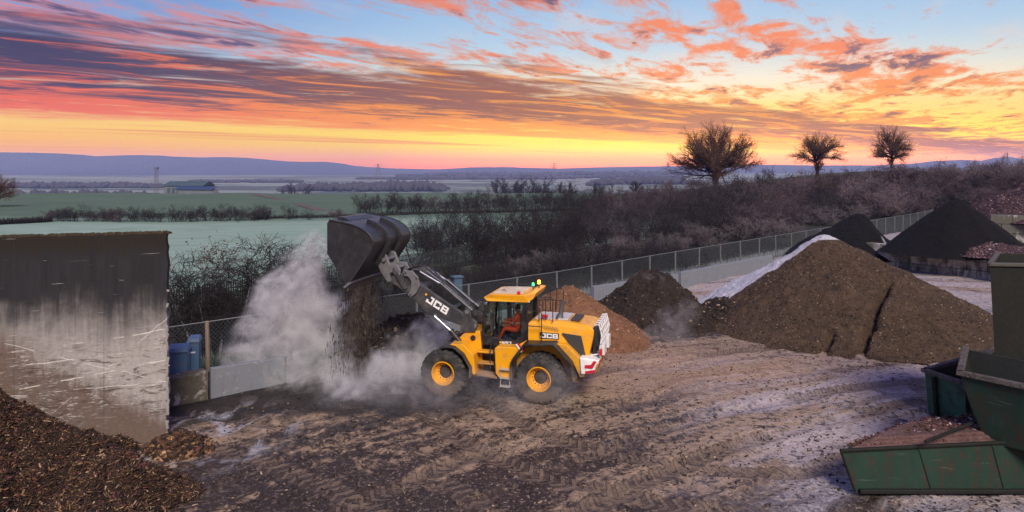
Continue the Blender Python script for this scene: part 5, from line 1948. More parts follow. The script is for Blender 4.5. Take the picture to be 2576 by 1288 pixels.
LAND = [(1110, 'behind the raised bucket'), (1200, 'behind the boom'), (1330, 'above the cab roof'), (1440, 'above the amber beacon'), (1560, 'above the dark heap'), (1680, 'left of the largest bare tree'),
        (1800, 'below the largest bare tree'), (1930, 'between the two taller bare trees'), (2056, 'below the middle bare tree'), (2150, 'left of the smaller black heap'), (2242, 'below the rightmost bare tree'),
        (2390, 'above the tall black heap'), (2500, 'left of the purple chip heap'), (2600, 'by the right edge')]
ROWN = ['front row', 'second row', 'third row', 'back row', 'skyline row']


def where(px):
    return min(LAND, key=lambda q: abs(q[0] - px))[1]


# dark hawthorns behind the bucket and boom
for px in range(1050, 1460, 31):
    for row in (0, 1):
        thick_bush(px + rnd.uniform(-10, 10), 668 - 50 * row - .05 * (px - 1050) + rnd.uniform(-8, 8), rnd.uniform(100, 160) * (1 - .2 * row), DARK, 'hawthorn_bush',
                   'dark bare hawthorn %s, %s of the thicket' % (where(px), ROWN[row]), 'dark hawthorns behind the boom')
for px in range(1440, 1960, 41):
    for row in range(3):
        thick_bush(px + rnd.uniform(-13, 13), 650 - 40 * row - .12 * (px - 1440) + rnd.uniform(-7, 7), rnd.uniform(92, 138) * (1 - .06 * row), DARK + PURP[:3], 'hawthorn_bush',
                   'dark bare bush %s, %s of the deep thicket' % (where(px), ROWN[row]), 'dark bushes below the largest tree')
for px in range(1840, 2620, 46):
    for row in range(5):
        py = 575 - 27 * row - .085 * (px - 1840) + rnd.uniform(-6, 6)
        if py - 62 < th_top(px) - 14:
            py = th_top(px) + 40 + rnd.uniform(0, 14)
        thick_bush(px + rnd.uniform(-18, 18), py, rnd.uniform(58, 96), PURP, 'scrub_bush', 'purplish scrub bush %s, %s on the right bank' % (where(px), ROWN[row]), 'purple scrub on the right bank', 1.2)
for px in range(985, 1760, 44):
    thick_bush(px + rnd.uniform(-12, 12), 742 - .075 * (px - 985) + rnd.uniform(-14, 14), rnd.uniform(84, 118), DARK, 'hawthorn_bush', 'dark low bush %s, right behind the mesh fence' % where(px), 'dark bushes right behind the fence', 1.1)
for i, (px, d, top, lab) in enumerate(((1075, 66, 538, 'slim bare tree directly right of the raised bucket'), (1190, 62, 516, 'twisted dark tree standing tall behind the boom'), (1262, 70, 540, 'bare tree between the boom and the cab on the field side'),
                                       (1335, 66, 522, 'slim bare tree above the loader cab roof'), (1432, 72, 508, 'upright bare tree above the amber beacon'), (1498, 80, 486, 'slim tree at the left end of the purple thicket'),
                                       (1585, 86, 476, 'twin-stemmed bare tree left of the largest tree'), (1650, 90, 482, 'thin bare tree hard by the left side of the largest tree'), (1960, 130, 436, 'slim bare tree between the largest and the middle skyline trees'),
                                       (2130, 140, 430, 'thin bare sapling between the two right skyline trees'), (2345, 140, 425, 'thin sapling right of the rightmost skyline tree'))):
    tree_at('slim_tree', px, d, top, lambda g: sapling(g, 6.0, .12), 600 + i, lab, mats=(BARK, TWIGD if px < 1450 else PCOL[1]), rz=i * .9, sx=1.0)
# frosted domes along the fence
for i, (px, py, hp, lab) in enumerate(((1305, 700, 92, 'frosted pale bush nearest the boom behind the mesh fence'), (1375, 690, 96, 'frosted pale bush, second to the right of the boom'), (1440, 676, 78, 'frosted pale bush above the amber beacon behind the fence'),
                                       (1550, 662, 104, 'biggest frosted dome-shaped bush above the dark heap'), (1690, 640, 84, 'frosted bush directly left of the pinkish frosted one'), (1770, 622, 96, 'frosted bush right behind the fence, left of the reddish pair'),
                                       (1880, 606, 108, 'pinkish frosted bush, left one of the pair above the biggest heap'), (1960, 596, 88, 'pinkish frosted bush, right one of the pair above the biggest heap'), (2055, 566, 76, 'pinkish frosted bush above the crest of the biggest heap'), (2150, 552, 66, 'pinkish frosted bush left of the smaller black heap'),
                                       (2230, 545, 60, 'pinkish frosted bush right behind the smaller black heap'))):
    thick_bush(px, py, hp, FROS, 'frosted_bush', lab, None, 1.25)

# rough grass and dead stalks on the verge along the fence
rg = random.Random(8)
segs_g, segs_f = [], []
for k in range(30000):
    x = rg.uniform(-17, 34)
    off = rg.uniform(.2, 6.5) if x > -6 else rg.uniform(.2, 5)
    y = fence_y(x) + off / .7
    z = terrain_z(x, y)
    h = rg.uniform(.15, .55)
    b_ = Vector((x, y, z - .02))
    sg = (b_, b_ + Vector((rg.gauss(0, .13), rg.gauss(0, .13), h)), .010, .003)
    (segs_f if (x > 4 and rg.random() < .75) or rg.random() < .12 else segs_g).append(sg)
GRG = pmat('verge_grass', (.060, .085, .050), .95, var=.5, vscale=.7, objspace=False)
GRF = pmat('frosted_stalks', (.30, .34, .37), .95, var=.4, vscale=.7, objspace=False)
tag(link(bpy.data.objects.new('verge_grass', seg_mesh('verge_grass', segs_g, GRG))), 'rough green grass on the verge behind the mesh fence', 'grass', kind='stuff')
tag(link(bpy.data.objects.new('frosted_grass', seg_mesh('frosted_grass', segs_f, GRF))), 'frosted pale stalks along the mesh fence', 'grass', kind='stuff')
# brambles tangled between the fences
segs_ = []
for k in range(14000):
    x = rg.uniform(-20, 30)
    y = fence_y(x) + rg.uniform(3, 17)
    z = terrain_z(x, y)
    p0 = Vector((x, y, z + rg.uniform(0, .5)))
    d0 = Vector((rg.gauss(0, .4), rg.gauss(0, .4), rg.uniform(.1, .7)))
    p1 = p0 + d0 * .6
    p2 = p1 + Vector((d0.x, d0.y, -.1)) * .6
    segs_ += [(p0, p1, .010, .008), (p1, p2, .008, .004)]
tag(link(bpy.data.objects.new('brambles', seg_mesh('brambles', segs_, TWIGD))), 'dark bramble tangle on the bank behind the fence', 'brambles', kind='stuff')

# ------------------------------------------------------------------ far woods in the valley
WOOD = pmat('far_wood', (.045, .045, .05), 1.0, var=.5, vscale=.02, objspace=False)
rg = random.Random(44)
ico = bmesh.new()
bmesh.ops.create_icosphere(ico, subdivisions=1, radius=1.0)
iv = np.array([v.co[:] for v in ico.verts])
ifc = np.array([[v.index for v in f.verts] for f in ico.faces])
ico.free()


def far_wood(px0, px1, d, top0, top1, n_, label, jag=1.0, depth=60, base_drop=0):
    vs_, fs_ = [], []
    d = FD(d)
    depth = depth * FAR
    for k in range(n_):
        t = rg.random()
        px = px0 + (px1 - px0) * t
        env = min(1, 6 * t, 6 * (1 - t)) ** .5
        dd = d + rg.uniform(0, depth)
        x = (px - CX) / F_PX * dd
        z0 = terrain_z(x, dd)
        top = CAM_H - (top0 + (top1 - top0) * t - HOR) * d / F_PX
        top = z0 + (top - z0) * env * (.80 + .2 * fbm(px, d, 3, 3, .03)) + rg.uniform(-1.5, 1.5) * jag * d / 600
        h = max(2.0 * d / 600, top - z0)
        w_ = rg.uniform(2.2, 4.5) * d / 700
        q = iv * np.array([w_, w_, h * .55]) * (1 + .25 * np.array([[rg.uniform(-1, 1)] for _ in range(len(iv))])) + np.array([x, dd, z0 + h * .45])
        fs_.append(ifc + len(vs_) * len(iv))
        vs_.append(q)
    o_ = link(bpy.data.objects.new('far_wood', np_mesh('far_wood', np.concatenate(vs_), np.concatenate(fs_), WOOD)))
    tag(o_, label, 'wood', kind='stuff')


far_wood(-60, 420, 620, 461, 462, 420, 'hazy dark belt of woodland below the left hills')
far_wood(480, 760, 760, 456, 456, 260, 'hazy belt of woodland right of the barn')
far_wood(700, 1130, 560, 465, 452, 420, 'dark hazy woodland below the right end of the hills')
far_wood(900, 1720, 900, 446, 440, 620, 'long hazy woodland on the middle skyline')
far_wood(1000, 1760, 1120, 436, 430, 520, 'palest strip of woodland under the orange horizon')
far_wood(1480, 1760, 640, 447, 447, 240, 'hazy wood left of the largest bare tree')
far_wood(-40, 380, 480, 486, 484, 120, 'scattered hazy hedge trees at the far left valley', 2.5, 30)
far_wood(2280, 2640, 330, 424, 420, 140, 'hazy tree line on the right skyline', .6, 20)
# single hazy trees standing in the middle distance
HZ = [make_kind(500 + k, lambda g: oak_spec(g, 8, 1.0, .2, 10), BARK, TWIGD) for k in range(2)]
far_spots = ((745, 455, 330, 'hazy round tree right of the farm track crest'), (1270, 442, 300, 'hazy lone tree, leftmost on the pale middle field'), (1300, 440, 310, 'hazy lone tree, second on the pale middle field'), (1420, 452, 230, 'bare tree rising above the far hedge row'),
             (1345, 440, 330, 'hazy lone tree, third on the pale middle field'), (1515, 458, 240, 'reddish round tree standing above the far hedge'), (1600, 452, 220, 'wide bare tree left of the largest tree'))
for i, (px, top, d, lab) in enumerate(far_spots):
    d = FD(d)
    x = (px - CX) / F_PX * d
    z = terrain_z(x, d)
    H_ = CAM_H - (top - HOR) * d / F_PX - z
    tp = max(v.co.z for v in HZ[i % 2][1].vertices)
    plant('field_tree', HZ[i % 2], (x, d, z), H_ / tp, i * 1.3, lab, 'tree')
# pale fields in the middle distance
PALE = pmat('pale_field', (.26, .28, .30), .95, var=.2, vscale=.02, objspace=False)
for (px0, px1, d0, d1) in ((1080, 1760, 236, 252), (560, 1000, 300, 330), (60, 330, 430, 520), (1250, 1720, 300, 330)):
    tv, tf = [], []
    n_ = 14
    for i in range(n_ + 1):
        px = px0 + (px1 - px0) * i / n_
        for j, dd in enumerate((FD(d0), FD(d1))):
            x = (px - CX) / F_PX * dd
            tv.append((x, dd, terrain_z(x, dd) + .12))
    tf = [(2 * i, 2 * i + 2, 2 * i + 3, 2 * i + 1) for i in range(n_)]
    tag(link(bpy.data.objects.new('field', np_mesh('field', tv, tf, PALE))), kind='structure')

# ------------------------------------------------------------------ fences
GALV = pmat('galvanised', (.17, .19, .20), .5, metal=.3, var=.3, vscale=3)
CPOST = pmat('concrete_post', (.14, .15, .155), .9, var=.35, vscale=5)
WPOST = pmat('timber_post', (.22, .17, .13), .9, var=.4, vscale=8)
WIRE = pmat('mesh_wire', (.10, .125, .13), .55, metal=.3)
PALI = pmat('palisade_steel', (.020, .022, .022), .6)


def along(poly, step):
    out, carry = [], 0.0
    for (x0, y0), (x1, y1) in zip(poly, poly[1:]):
        L_ = math.hypot(x1 - x0, y1 - y0)
        s_ = carry
        while s_ < L_:
            t = s_ / L_
            out.append((x0 + (x1 - x0) * t, y0 + (y1 - y0) * t))
            s_ += step
        carry = s_ - L_
    return out


mf = empty('mesh_fence', (FENCE[1][0], FENCE[1][1], 0))
tag(mf, 'pale chain-link fence on posts running back along the whole yard', 'fence')
fpoly = [(-13.6, fence_y(-13.6))] + FENCE[1:-1] + [(56, fence_y(56))]
FH = 1.82
org = Vector((FENCE[1][0], FENCE[1][1], 0))
posts = along(fpoly, 3.05)
pm = MB()
pm.box((0, 0, .88), (.07, .07, 2.0))
pmesh = pm.mesh('post', CPOST)
wmesh = MB().cyl((0, 0, -.3), (0, 0, 1.86), .085, .075, 8).mesh('post', WPOST)
for i, (x, y) in enumerate(posts):
    o = bpy.data.objects.new('post', wmesh if x < -6 else pmesh)
    link(o, mf)
    o.location = Vector((x, y, terrain_z(x, y) + .12)) - org
    o.rotation_euler = (random.Random(i).uniform(-.03, .03), random.Random(i + 50).uniform(-.035, .035), math.pi / 4)
rails, wires = MB(), []
fp = along(fpoly, 1.0)
rail_pts = [Vector((x, y, FH)) - org for x, y in fp]
rails.tube(rail_pts, .022, 5)
rails.build('top_rail', GALV, mf)
# diagonal wires
step = .16
pts = along(fpoly, step)
nk = int(FH / step)
for i in range(len(pts)):
    for sgn in (1, -1):
        j = i + sgn * nk
        if 0 <= j < len(pts):
            # follow the line so that bends stay on the fence
            mid = (i + j) // 2
            a_, m2, b_ = pts[i], pts[mid], pts[j]
            wires.append((Vector((a_[0], a_[1], 0)) - org, Vector((m2[0], m2[1], FH / 2)) - org, .0042, .0042))
            wires.append((Vector((m2[0], m2[1], FH / 2)) - org, Vector((b_[0], b_[1], FH)) - org, .0042, .0042))
o = link(bpy.data.objects.new('mesh_panel', seg_mesh('mesh_panel', wires, WIRE)), mf)
o['kind'] = 'stuff'

wf = empty('wire_fence', (-15.5, 29.5, 0))
tag(wf, 'strained wire fence on thin posts behind the pale-stemmed trees', 'fence')
wpoly = [(-18.5, 26.5), (-12.0, 33.2), (-7.5, 37.6)]
wo = Vector((-15.5, 29.5, 0))
for zz in (.25, .62, .98, 1.30, 1.52):
    mb = MB()
    mb.tube([Vector((x, y, zz - .15)) - wo for x, y in along(wpoly, 2.0)], .011, 4)
    mb.build('wire', GALV, wf)
tm = MB().box((0, 0, .2), (.06, .06, 2.6)).mesh('post', PALI)
for x, y in along(wpoly, 4.2):
    o = link(bpy.data.objects.new('post', tm), wf)
    o.location = Vector((x, y, -.15)) - wo

pf = empty('palisade_fence', (-19.5, 38.8, 0))
tag(pf, 'black steel palisade fence between the thin trees and the field', 'fence')
po = Vector((-19.5, 38.8, 0))
ppoly = [(-22.0, 35.2), (-15.8, 43.9), (-8.5, 54.3), (-1.5, 64.2), (6, 75)]
pal = MB()
for (x, y) in along(ppoly, .155):
    z = -1.45
    t_ = .60
    b_ = Vector((x, y, 0)) - po
    pal.add([b_ + Vector(q) for q in ((-.03, -.02, z), (.03, .02, z), (.03, .02, t_ - .10), (0, 0, t_), (-.03, -.02, t_ - .10),
                                      (-.04, 0, z), (.02, .04, z), (.02, .04, t_ - .10), (-.01, .02, t_), (-.04, 0, t_ - .10))],
            [(0, 1, 2, 3, 4), (9, 8, 7, 6, 5), (0, 5, 6, 1), (1, 6, 7, 2), (2, 7, 8, 3), (3, 8, 9, 4), (4, 9, 5, 0)])
o = pal.build('pale', PALI, pf, fix=False)
o['kind'] = 'stuff'
for zz in (-.9, .15):
    mb = MB()
    mb.tube([Vector((x, y, zz)) - po for x, y in along(ppoly, 2.0)], .03, 4)
    mb.build('rail', PALI, pf)

# ------------------------------------------------------------------ blue cabinets behind the mossy block
BLU = pmat('cabinet_blue', (.075, .16, .28), .5, var=.2, vscale=3, dirt=(.16, .16, .15), dirt_amt=.45, dscale=3)


def cabinet(px, d, w_, dpt, h, label):
    x = (px - CX) / F_PX * d
    r_ = empty('cabinet', (x, d, 0), R(14))
    tag(r_, label, 'cabinet')
    mb = MB()
    mb.hull([(-w_ / 2 * .95, -dpt / 2, -.1), (w_ / 2 * .95, -dpt / 2, -.1), (w_ / 2 * .95, dpt / 2, -.1), (-w_ / 2 * .95, dpt / 2, -.1)],
            [(-w_ / 2, -dpt / 2, h - .08), (w_ / 2, -dpt / 2, h - .08), (w_ / 2, dpt / 2, h - .08), (-w_ / 2, dpt / 2, h - .08)])
    mb.build('body', BLU, r_, bevel=.02)
    mb = MB()
    mb.hull([(-w_ / 2 - .04, -dpt / 2 - .05, h - .08), (w_ / 2 + .04, -dpt / 2 - .05, h - .08), (w_ / 2 + .04, dpt / 2 + .04, h - .08), (-w_ / 2 - .04, dpt / 2 + .04, h - .08)],
            [(-w_ / 2 + .02, -dpt / 2 + .02, h + .05), (w_ / 2 - .02, -dpt / 2 + .02, h + .05), (w_ / 2 - .02, dpt / 2 - .02, h + .09), (-w_ / 2 + .02, dpt / 2 - .02, h + .09)])
    mb.build('lid', BLU, r_, bevel=.02)
    return r_


cabinet(449, 22.6, .62, .6, 1.58, 'wider blue cabinet standing at the edge of the tall wall')
q = cabinet(489, 23.3, .36, .45, 1.72, 'narrow blue cabinet with a small white label')
MB().box((0, -.235, 1.30), (.16, .012, .05)).build('label', LETW, q)
SHED = pmat('relay_blue', (.06, .11, .16), .6, var=.3, vscale=3)
r_ = empty('relay_cabinet', at(1150, 760, 46) * 1.0, R(30))
r_.location.z = -1.5
tag(r_, 'small blue-grey lineside cabinet behind the boom', 'cabinet')
MB().box((0, 0, .9), (.6, .45, 1.4)).build('body', SHED, r_, bevel=.03)
MB().box((0, 0, 1.65), (.75, .6, .12)).build('lid', SHED, r_, bevel=.03)

# ------------------------------------------------------------------ barn, mast and pylons
BARNW = pmat('barn_wall', (.13, .14, .17), .9, var=.3, vscale=.5)
BARNR = pmat('barn_roof', (.045, .075, .10), .8, var=.3, vscale=.4)
BARNB = pmat('barn_blue_sheet', (.022, .05, .12), .7, var=.2, vscale=.4)
bd = 221.0
bz = terrain_z((460 - CX) / F_PX * bd, bd)
bn = empty('barn', ((412 - CX) / F_PX * bd, bd, bz))
tag(bn, 'dark long barn with a low blue lean-to on the field crest', 'barn')
mb = MB()
mb.prism([(0, 0), (0, 2.5), (12.5, 2.5), (12.5, 0)], 0, 9)
mb.build('wall', BARNW, bn)
mb = MB()
mb.add([(-.3, -.3, 2.45), (12.8, -.3, 2.45), (12.8, 4.5, 3.9), (-.3, 4.5, 3.9), (12.8, 9.3, 2.45), (-.3, 9.3, 2.45)], [(0, 1, 2, 3), (3, 2, 4, 5), (0, 3, 5), (1, 4, 2)])
mb.build('roof', BARNR, bn)
mb = MB()
mb.prism([(7.0, 0), (7.0, 1.5), (17.5, 1.3), (18.4, 0)], -5, -.4)
mb.build('lean_to', BARNW, bn)
mb = MB()
mb.add([(5.5, -5.3, 1.55), (17.8, -5.3, 1.4), (17.6, -.31, 2.3), (5.5, -.31, 2.4), (5.5, -5.3, 1.45), (17.8, -5.3, 1.3), (17.6, -.31, 2.2), (5.5, -.31, 2.3)], [(0, 1, 2, 3), (7, 6, 5, 4), (0, 4, 5, 1), (1, 5, 6, 2), (2, 6, 7, 3), (3, 7, 4, 0)])
mb.build('lean_to_roof', BARNB, bn)
for k in range(4):
    MB().box((1.6 + 1.5 * k, -.02, 1.0), (.9, .1, 1.6)).build('door', BARNR, bn)

PYL = pmat('pylon_steel', (.10, .10, .12), .7)


def pylon(px, d, top, wb, label, arms=True, cat='pylon'):
    wb *= FD(d) / d
    d = FD(d)
    x = (px - CX) / F_PX * d
    z = terrain_z(x, d)
    H_ = CAM_H - (top - HOR) * d / F_PX - z
    r_ = empty('pylon' if arms else 'lattice_mast', (x, d, z))
    tag(r_, label, cat)
    mb = MB()
    rr = max(.12, d * .00022)
    wt = wb * (.16 if arms else .55)
    lv = 9
    for i in range(lv):
        for sx, sy in ((-1, -1), (1, -1), (1, 1), (-1, 1)):
            w0, w1 = wb + (wt - wb) * i / lv, wb + (wt - wb) * (i + 1) / lv
            z0, z1 = H_ * i / lv, H_ * (i + 1) / lv
            nx_, ny_ = (-sy, sx)
            mb.cyl((sx * w0 / 2, sy * w0 / 2, z0), (sx * w1 / 2, sy * w1 / 2, z1), rr, n=4, caps=False)
            mb.cyl((sx * w0 / 2, sy * w0 / 2, z0), (nx_ * w1 / 2, ny_ * w1 / 2, z1), rr * .6, n=4, caps=False)
            mb.cyl((sx * w1 / 2, sy * w1 / 2, z1), (nx_ * w1 / 2, ny_ * w1 / 2, z1), rr * .6, n=4, caps=False)
    mb.build('lattice', PYL, r_)
    if arms:
        for k, zz in enumerate((.68, .81, .94)):
            m2 = MB()
            for s_ in (-1, 1):
                m2.cyl((0, 0, H_ * zz), (s_ * wb * (1.0 - .12 * k), 0, H_ * zz), rr, rr * .5, n=4)
                m2.cyl((0, 0, H_ * (zz + .04)), (s_ * wb * (1.0 - .12 * k), 0, H_ * zz), rr * .6, n=4)
            m2.build('cross_arm', PYL, r_)
    else:
        m2 = MB()
        m2.box((0, 0, H_), (wt * 1.6, wt * 1.6, H_ * .05))
        m2.build('antenna_platform', PYL, r_)
    return r_


pylon(393, 420, 423, 2.4, 'thin lattice mast rising left of the barn', False, 'mast')
pylon(951, 900, 412, 7, 'hazy pylon on the skyline above the bucket')
pylon(1394, 1000, 410, 7, 'hazy pylon on the skyline right of centre')
pylon(1681, 1100, 408, 7, 'faint pylon beside the largest bare tree')
pylon(2534, 700, 384, 3.2, 'small mast on the skyline at the far right', True, 'mast')
pylon(2388, 300, 417, .8, 'dark telegraph pole above the right thicket', True, 'pole')

# ------------------------------------------------------------------ green hopper plant at the right edge
m_, T = newmat('green_paint')
p = pos(T)
px_, py_, pz_ = T.xyz(p)
n1 = T.noise(T.vm('MULTIPLY', p, (1, 1, .5)), 1.7, 6, .66, .5)
n2 = T.noise(p, 9, 6, .72)
nvv = T.noise(T.vm('MULTIPLY', p, (5, 5, .5)), 1.2, 5, .65, .2)
c = T.mix(n1, (.004, .013, .010, 1), (.015, .058, .037, 1))
c = T.mix(T.m('MULTIPLY', T.ss(.52, .68, nvv), .75), c, (.022, .026, .022, 1))
c = T.mix(T.m('MULTIPLY', T.ss(.49, .60, T.m('ADD', T.m('MULTIPLY', n2, .5), T.m('MULTIPLY', nvv, .5))), .9), c, T.mix(n2, (.012, .009, .008, 1), (.060, .032, .020, 1)))
scp = T.noise(T.vm('MULTIPLY', p, (.8, .8, 9)), 1.3, 6, .7, .6)
c = T.mix(T.m('MULTIPLY', T.ss(.62, .68, scp), .55), c, (.09, .11, .10, 1))
c = T.mix(T.m('MULTIPLY', T.ss(.60, .70, T.noise(p, 2.6, 5, .6, .4)), .5), c, (.03, .05, .04, 1))
finish(T, c, .62, T.bump(n2, .25, .02))
GREEN = m_
m_, T = newmat('rusty_dark_steel')
p = pos(T)
n1 = T.noise(T.vm('MULTIPLY', p, (3, 3, .5)), 1.4, 6, .66, .3)
n2 = T.noise(p, 10, 6, .72)
c = T.mix(n1, (.004, .005, .004, 1), (.013, .016, .012, 1))
c = T.mix(T.m('MULTIPLY', T.ss(.5, .7, n2), .5), c, (.040, .025, .018, 1))
finish(T, c, .75, T.bump(n2, .3, .02), metal=.15)
RUST = m_
GREEN2 = pmat('green_shadow_offset', (.022, .115, .066), .6, var=.45, vscale=2.5, dirt=(.03, .026, .02), dirt_amt=.8, dscale=3.0, bump=.2, bscale=20)  # same green, brightened to offset the bin's shadow on the skip
RIMF = heap_mat('frosted_rim', (.05, .042, .038), (.20, .18, .175), (.52, .52, .56))
REDCH = heap_mat('red_chips', (.075, .038, .034), (.21, .125, .115), (.46, .36, .36), fscale=11, bumpd=.06)


def shell(name, bottom, top, th, mat, parent):
    """open box: outer faces, inner faces and rim"""
    b_, t_ = [Vector(q) for q in bottom], [Vector(q) for q in top]
    n_ = len(b_)
    cb = sum(b_, Vector()) / n_
    ct = sum(t_, Vector()) / n_
    bi = [q + (cb - q).normalized() * th + Vector((0, 0, th)) for q in b_]
    ti = [q + (ct - q).normalized() * th for q in t_]
    vs_ = b_ + t_ + bi + ti
    fs_ = [tuple(range(n_ - 1, -1, -1)), tuple(2 * n_ + k for k in range(n_))]
    for k in range(n_):
        k2 = (k + 1) % n_
        fs_.append((k, k2, n_ + k2, n_ + k))
        fs_.append((2 * n_ + k2, 2 * n_ + k, 3 * n_ + k, 3 * n_ + k2))
        fs_.append((n_ + k, n_ + k2, 3 * n_ + k2, 3 * n_ + k))
    mb = MB().add(vs_, fs_)
    mb.mi = [0, 1] + [0, 1, 0] * n_  # inner faces take the dark steel colour to darken the inside
    return mb.build(name, [mat, RUST], parent, bevel=.008)


def rim_bar(name, pts, w_, h_, mat, parent):
    mb = MB()
    for a_, b_ in zip(pts, pts[1:]):
        a_, b_ = Vector(a_), Vector(b_)
        d_ = b_ - a_
        yaw = math.atan2(d_.y, d_.x)
        pit = math.atan2(d_.z, math.hypot(d_.x, d_.y))
        rot = Matrix.Rotation(yaw, 3, 'Z') @ Matrix.Rotation(-pit, 3, 'Y')
        mb.box((a_ + b_) / 2, (d_.length + w_ * .9, w_, h_), rot)
    return mb.build(name, mat, parent, bevel=.02)


# back skip with ribs
sk1 = empty('green_skip', (0, 0, 0))
tag(sk1, 'green ribbed skip with a frosted rim, behind the tapered hopper', 'skip')
c0 = on_ground(2326, 934, 1.30)
c1 = on_ground(2440, 972, 1.30)
c2_ = on_ground(2512, 880, 1.30)
c3_ = c2_ + (c1 - c0)
sk1.location = (c0.x, c0.y, 0)
so = Vector((c0.x, c0.y, 0))
top = [c0 - so, c1 - so, c3_ - so, c2_ - so]
cen = sum(top, Vector()) / 4
bot = [Vector((q.x + (cen.x - q.x) * .06, q.y + (cen.y - q.y) * .06, .02)) for q in top]
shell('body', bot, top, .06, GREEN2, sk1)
rim_bar('rim', [top[1] + Vector((0, 0, .03)), top[0] + Vector((0, 0, .03)), top[3] + Vector((0, 0, .03))], .16, .12, RIMF, sk1)
for t in (.22, .95):
    q = top[0].lerp(top[1], t) + Vector((-.05, -.07, -.10))
    q2 = bot[0].lerp(bot[1], t) + Vector((-.05, -.07, 0))
    rim_bar('rib', [q2, q], .10, .12, RUST, sk1)

# low chute with chips lying on it
lo = empty('green_chute', (0, 0, 0))
tag(lo, 'low dark green box chute topped with reddish chips, bottom right', 'chute')
fl = on_ground(2117, 1133, 1.0)
fr = at(2660, 1106, 15.86)
bl = on_ground(2252, 1077, 1.0)
br = on_ground(2640, 1052, 1.22)
ml = on_ground(2172, 1106, 1.0)
lo.location = (fl.x, fl.y, 0)
lo_o = Vector((fl.x, fl.y, 0))
dfl = on_ground(2151, 1243)
dfr = on_ground(2690, 1243)
top = [fl - lo_o, fr - lo_o, br - lo_o, bl - lo_o, ml - lo_o]
dfl, dfr = dfl - lo_o, dfr - lo_o
bot = [dfl, dfr, dfr + Vector((0, 1.7, 0)), dfl + Vector((1.2, 1.5, 0)), dfl + Vector((.4, .6, 0))]
MB().hull(bot, top).build('body', GREEN, lo, bevel=.02)
for k_, u_ in enumerate((.36, .70)):
    rim_bar('weld_seam', [bot[0].lerp(bot[1], u_) + Vector((0, -.012, .05)), top[0].lerp(top[1], u_) + Vector((0, -.012, -.06))], .03, .05, GREEN, lo)
rim_bar('skid_rail', [bot[0] + Vector((.12, -.05, .09)), bot[1] + Vector((0, -.05, .09))], .10, .10, RUST, lo)
rim_bar('top_flange', [top[0] + Vector((0, -.02, .01)), top[1] + Vector((0, -.02, .01))], .09, .07, RUST, lo)
rim_bar('end_flange', [bot[0] + Vector((-.02, -.03, .1)), top[0] + Vector((-.02, -.03, -.03))], .09, .05, RUST, lo)
# stepped layers of chips
for k, (ins_, zz) in enumerate(((.10, .05), (.22, .12), (.36, .18))):
    cc_ = sum(top, Vector()) / 5 + Vector((.6, .3, 0))
    ring_b = [q + (cc_ - q) * ins_ * .55 for q in top]
    ring_t = [q + (cc_ - q) * (ins_ * .55 + .05) + Vector((0, 0, zz)) for q in top]
    MB().hull(ring_b, ring_t).build('chip_layer', REDCH, lo, bevel=.03)
a_ = on_ground(2330, 1110, 1.33) - lo_o
b_ = on_ground(2452, 1062, 1.45) - lo_o
rim_bar('cross_bar', [a_, b_], .07, .06, RUST, lo)
rnd = random.Random(31)
sp = []
for k in range(2600):
    u, v_ = rnd.random(), rnd.random()
    q = top[0].lerp(top[1], u).lerp(top[3].lerp(top[2], u), v_)
    sp.append((q.x + .1, q.y + .12, q.z + .03 + .17 * min(1, 4 * v_, 4 * u) * rnd.uniform(.5, 1)))
chips(sp, 'loose_chips', lo, (0, 0, 0), .05, .13, [CH[0], CH[4], CH[1], pmat('frost_chip', (.40, .34, .35), .9)], [2, 3, 1.5, .5], 6, .01, .4)
# hopper on top of the chute
hp = empty('green_hopper', (0, 0, 0))
tag(hp, 'tapered dark green hopper with a thick rim standing on the chute', 'hopper')
t0 = at(2415, 940, 16.35)
t1 = at(2680, 1022, 14.75)
hz = t0.z
t1.z = hz
b0 = at(2478, 1111, 16.1)
b1 = Vector((t1.x + .35, 14.95, b0.z))
hp.location = (b0.x, b0.y, b0.z)
ho_ = Vector(b0)
top = [t0 - ho_, t1 - ho_, t1 - ho_ + Vector((1.5, 2.2, 0)), t0 - ho_ + Vector((1.6, 2.2, 0))]
bot = [b0 - ho_, b1 - ho_, b1 - ho_ + Vector((.6, 1.5, 0)), b0 - ho_ + Vector((.7, 1.4, 0))]
shell('body', bot, top, .05, GREEN, hp)
rim_bar('rim', [top[1] + Vector((0, 0, .02)), top[0] + Vector((0, 0, .02)), top[3] + Vector((0, 0, .02))], .15, .12, RIMF, hp)
rim_bar('bracket', [bot[0] + Vector((.18, -.09, -.30)), bot[0] + Vector((.18, -.09, .16))], .22, .06, GREEN, hp)
# tall dark bin behind
tb = empty('steel_bin', (0, 0, 0))
tag(tb, 'tall dark rusty steel bin rising behind the green hopper', 'bin')
q0 = at(2490, 665, 18.2)
zt = q0.z
tb.location = (q0.x, q0.y, 0)
to = Vector((q0.x, q0.y, 0))
top = [Vector((0, 0, zt)), Vector((2.6, -.35, zt + .0)), Vector((4.0, 2.0, zt)), Vector((1.85, 2.3, zt))]
bot = [Vector((.30, .05, .0)), Vector((2.5, -.2, .0)), Vector((3.7, 1.6, .0)), Vector((2.0, 1.9, .0))]
shell('body', bot, top, .06, RUST, tb)
rim_bar('rim', [top[3], top[0], top[1]], .11, .10, pmat('bin_rim', (.06, .057, .05), .7, var=.4, vscale=4), tb)

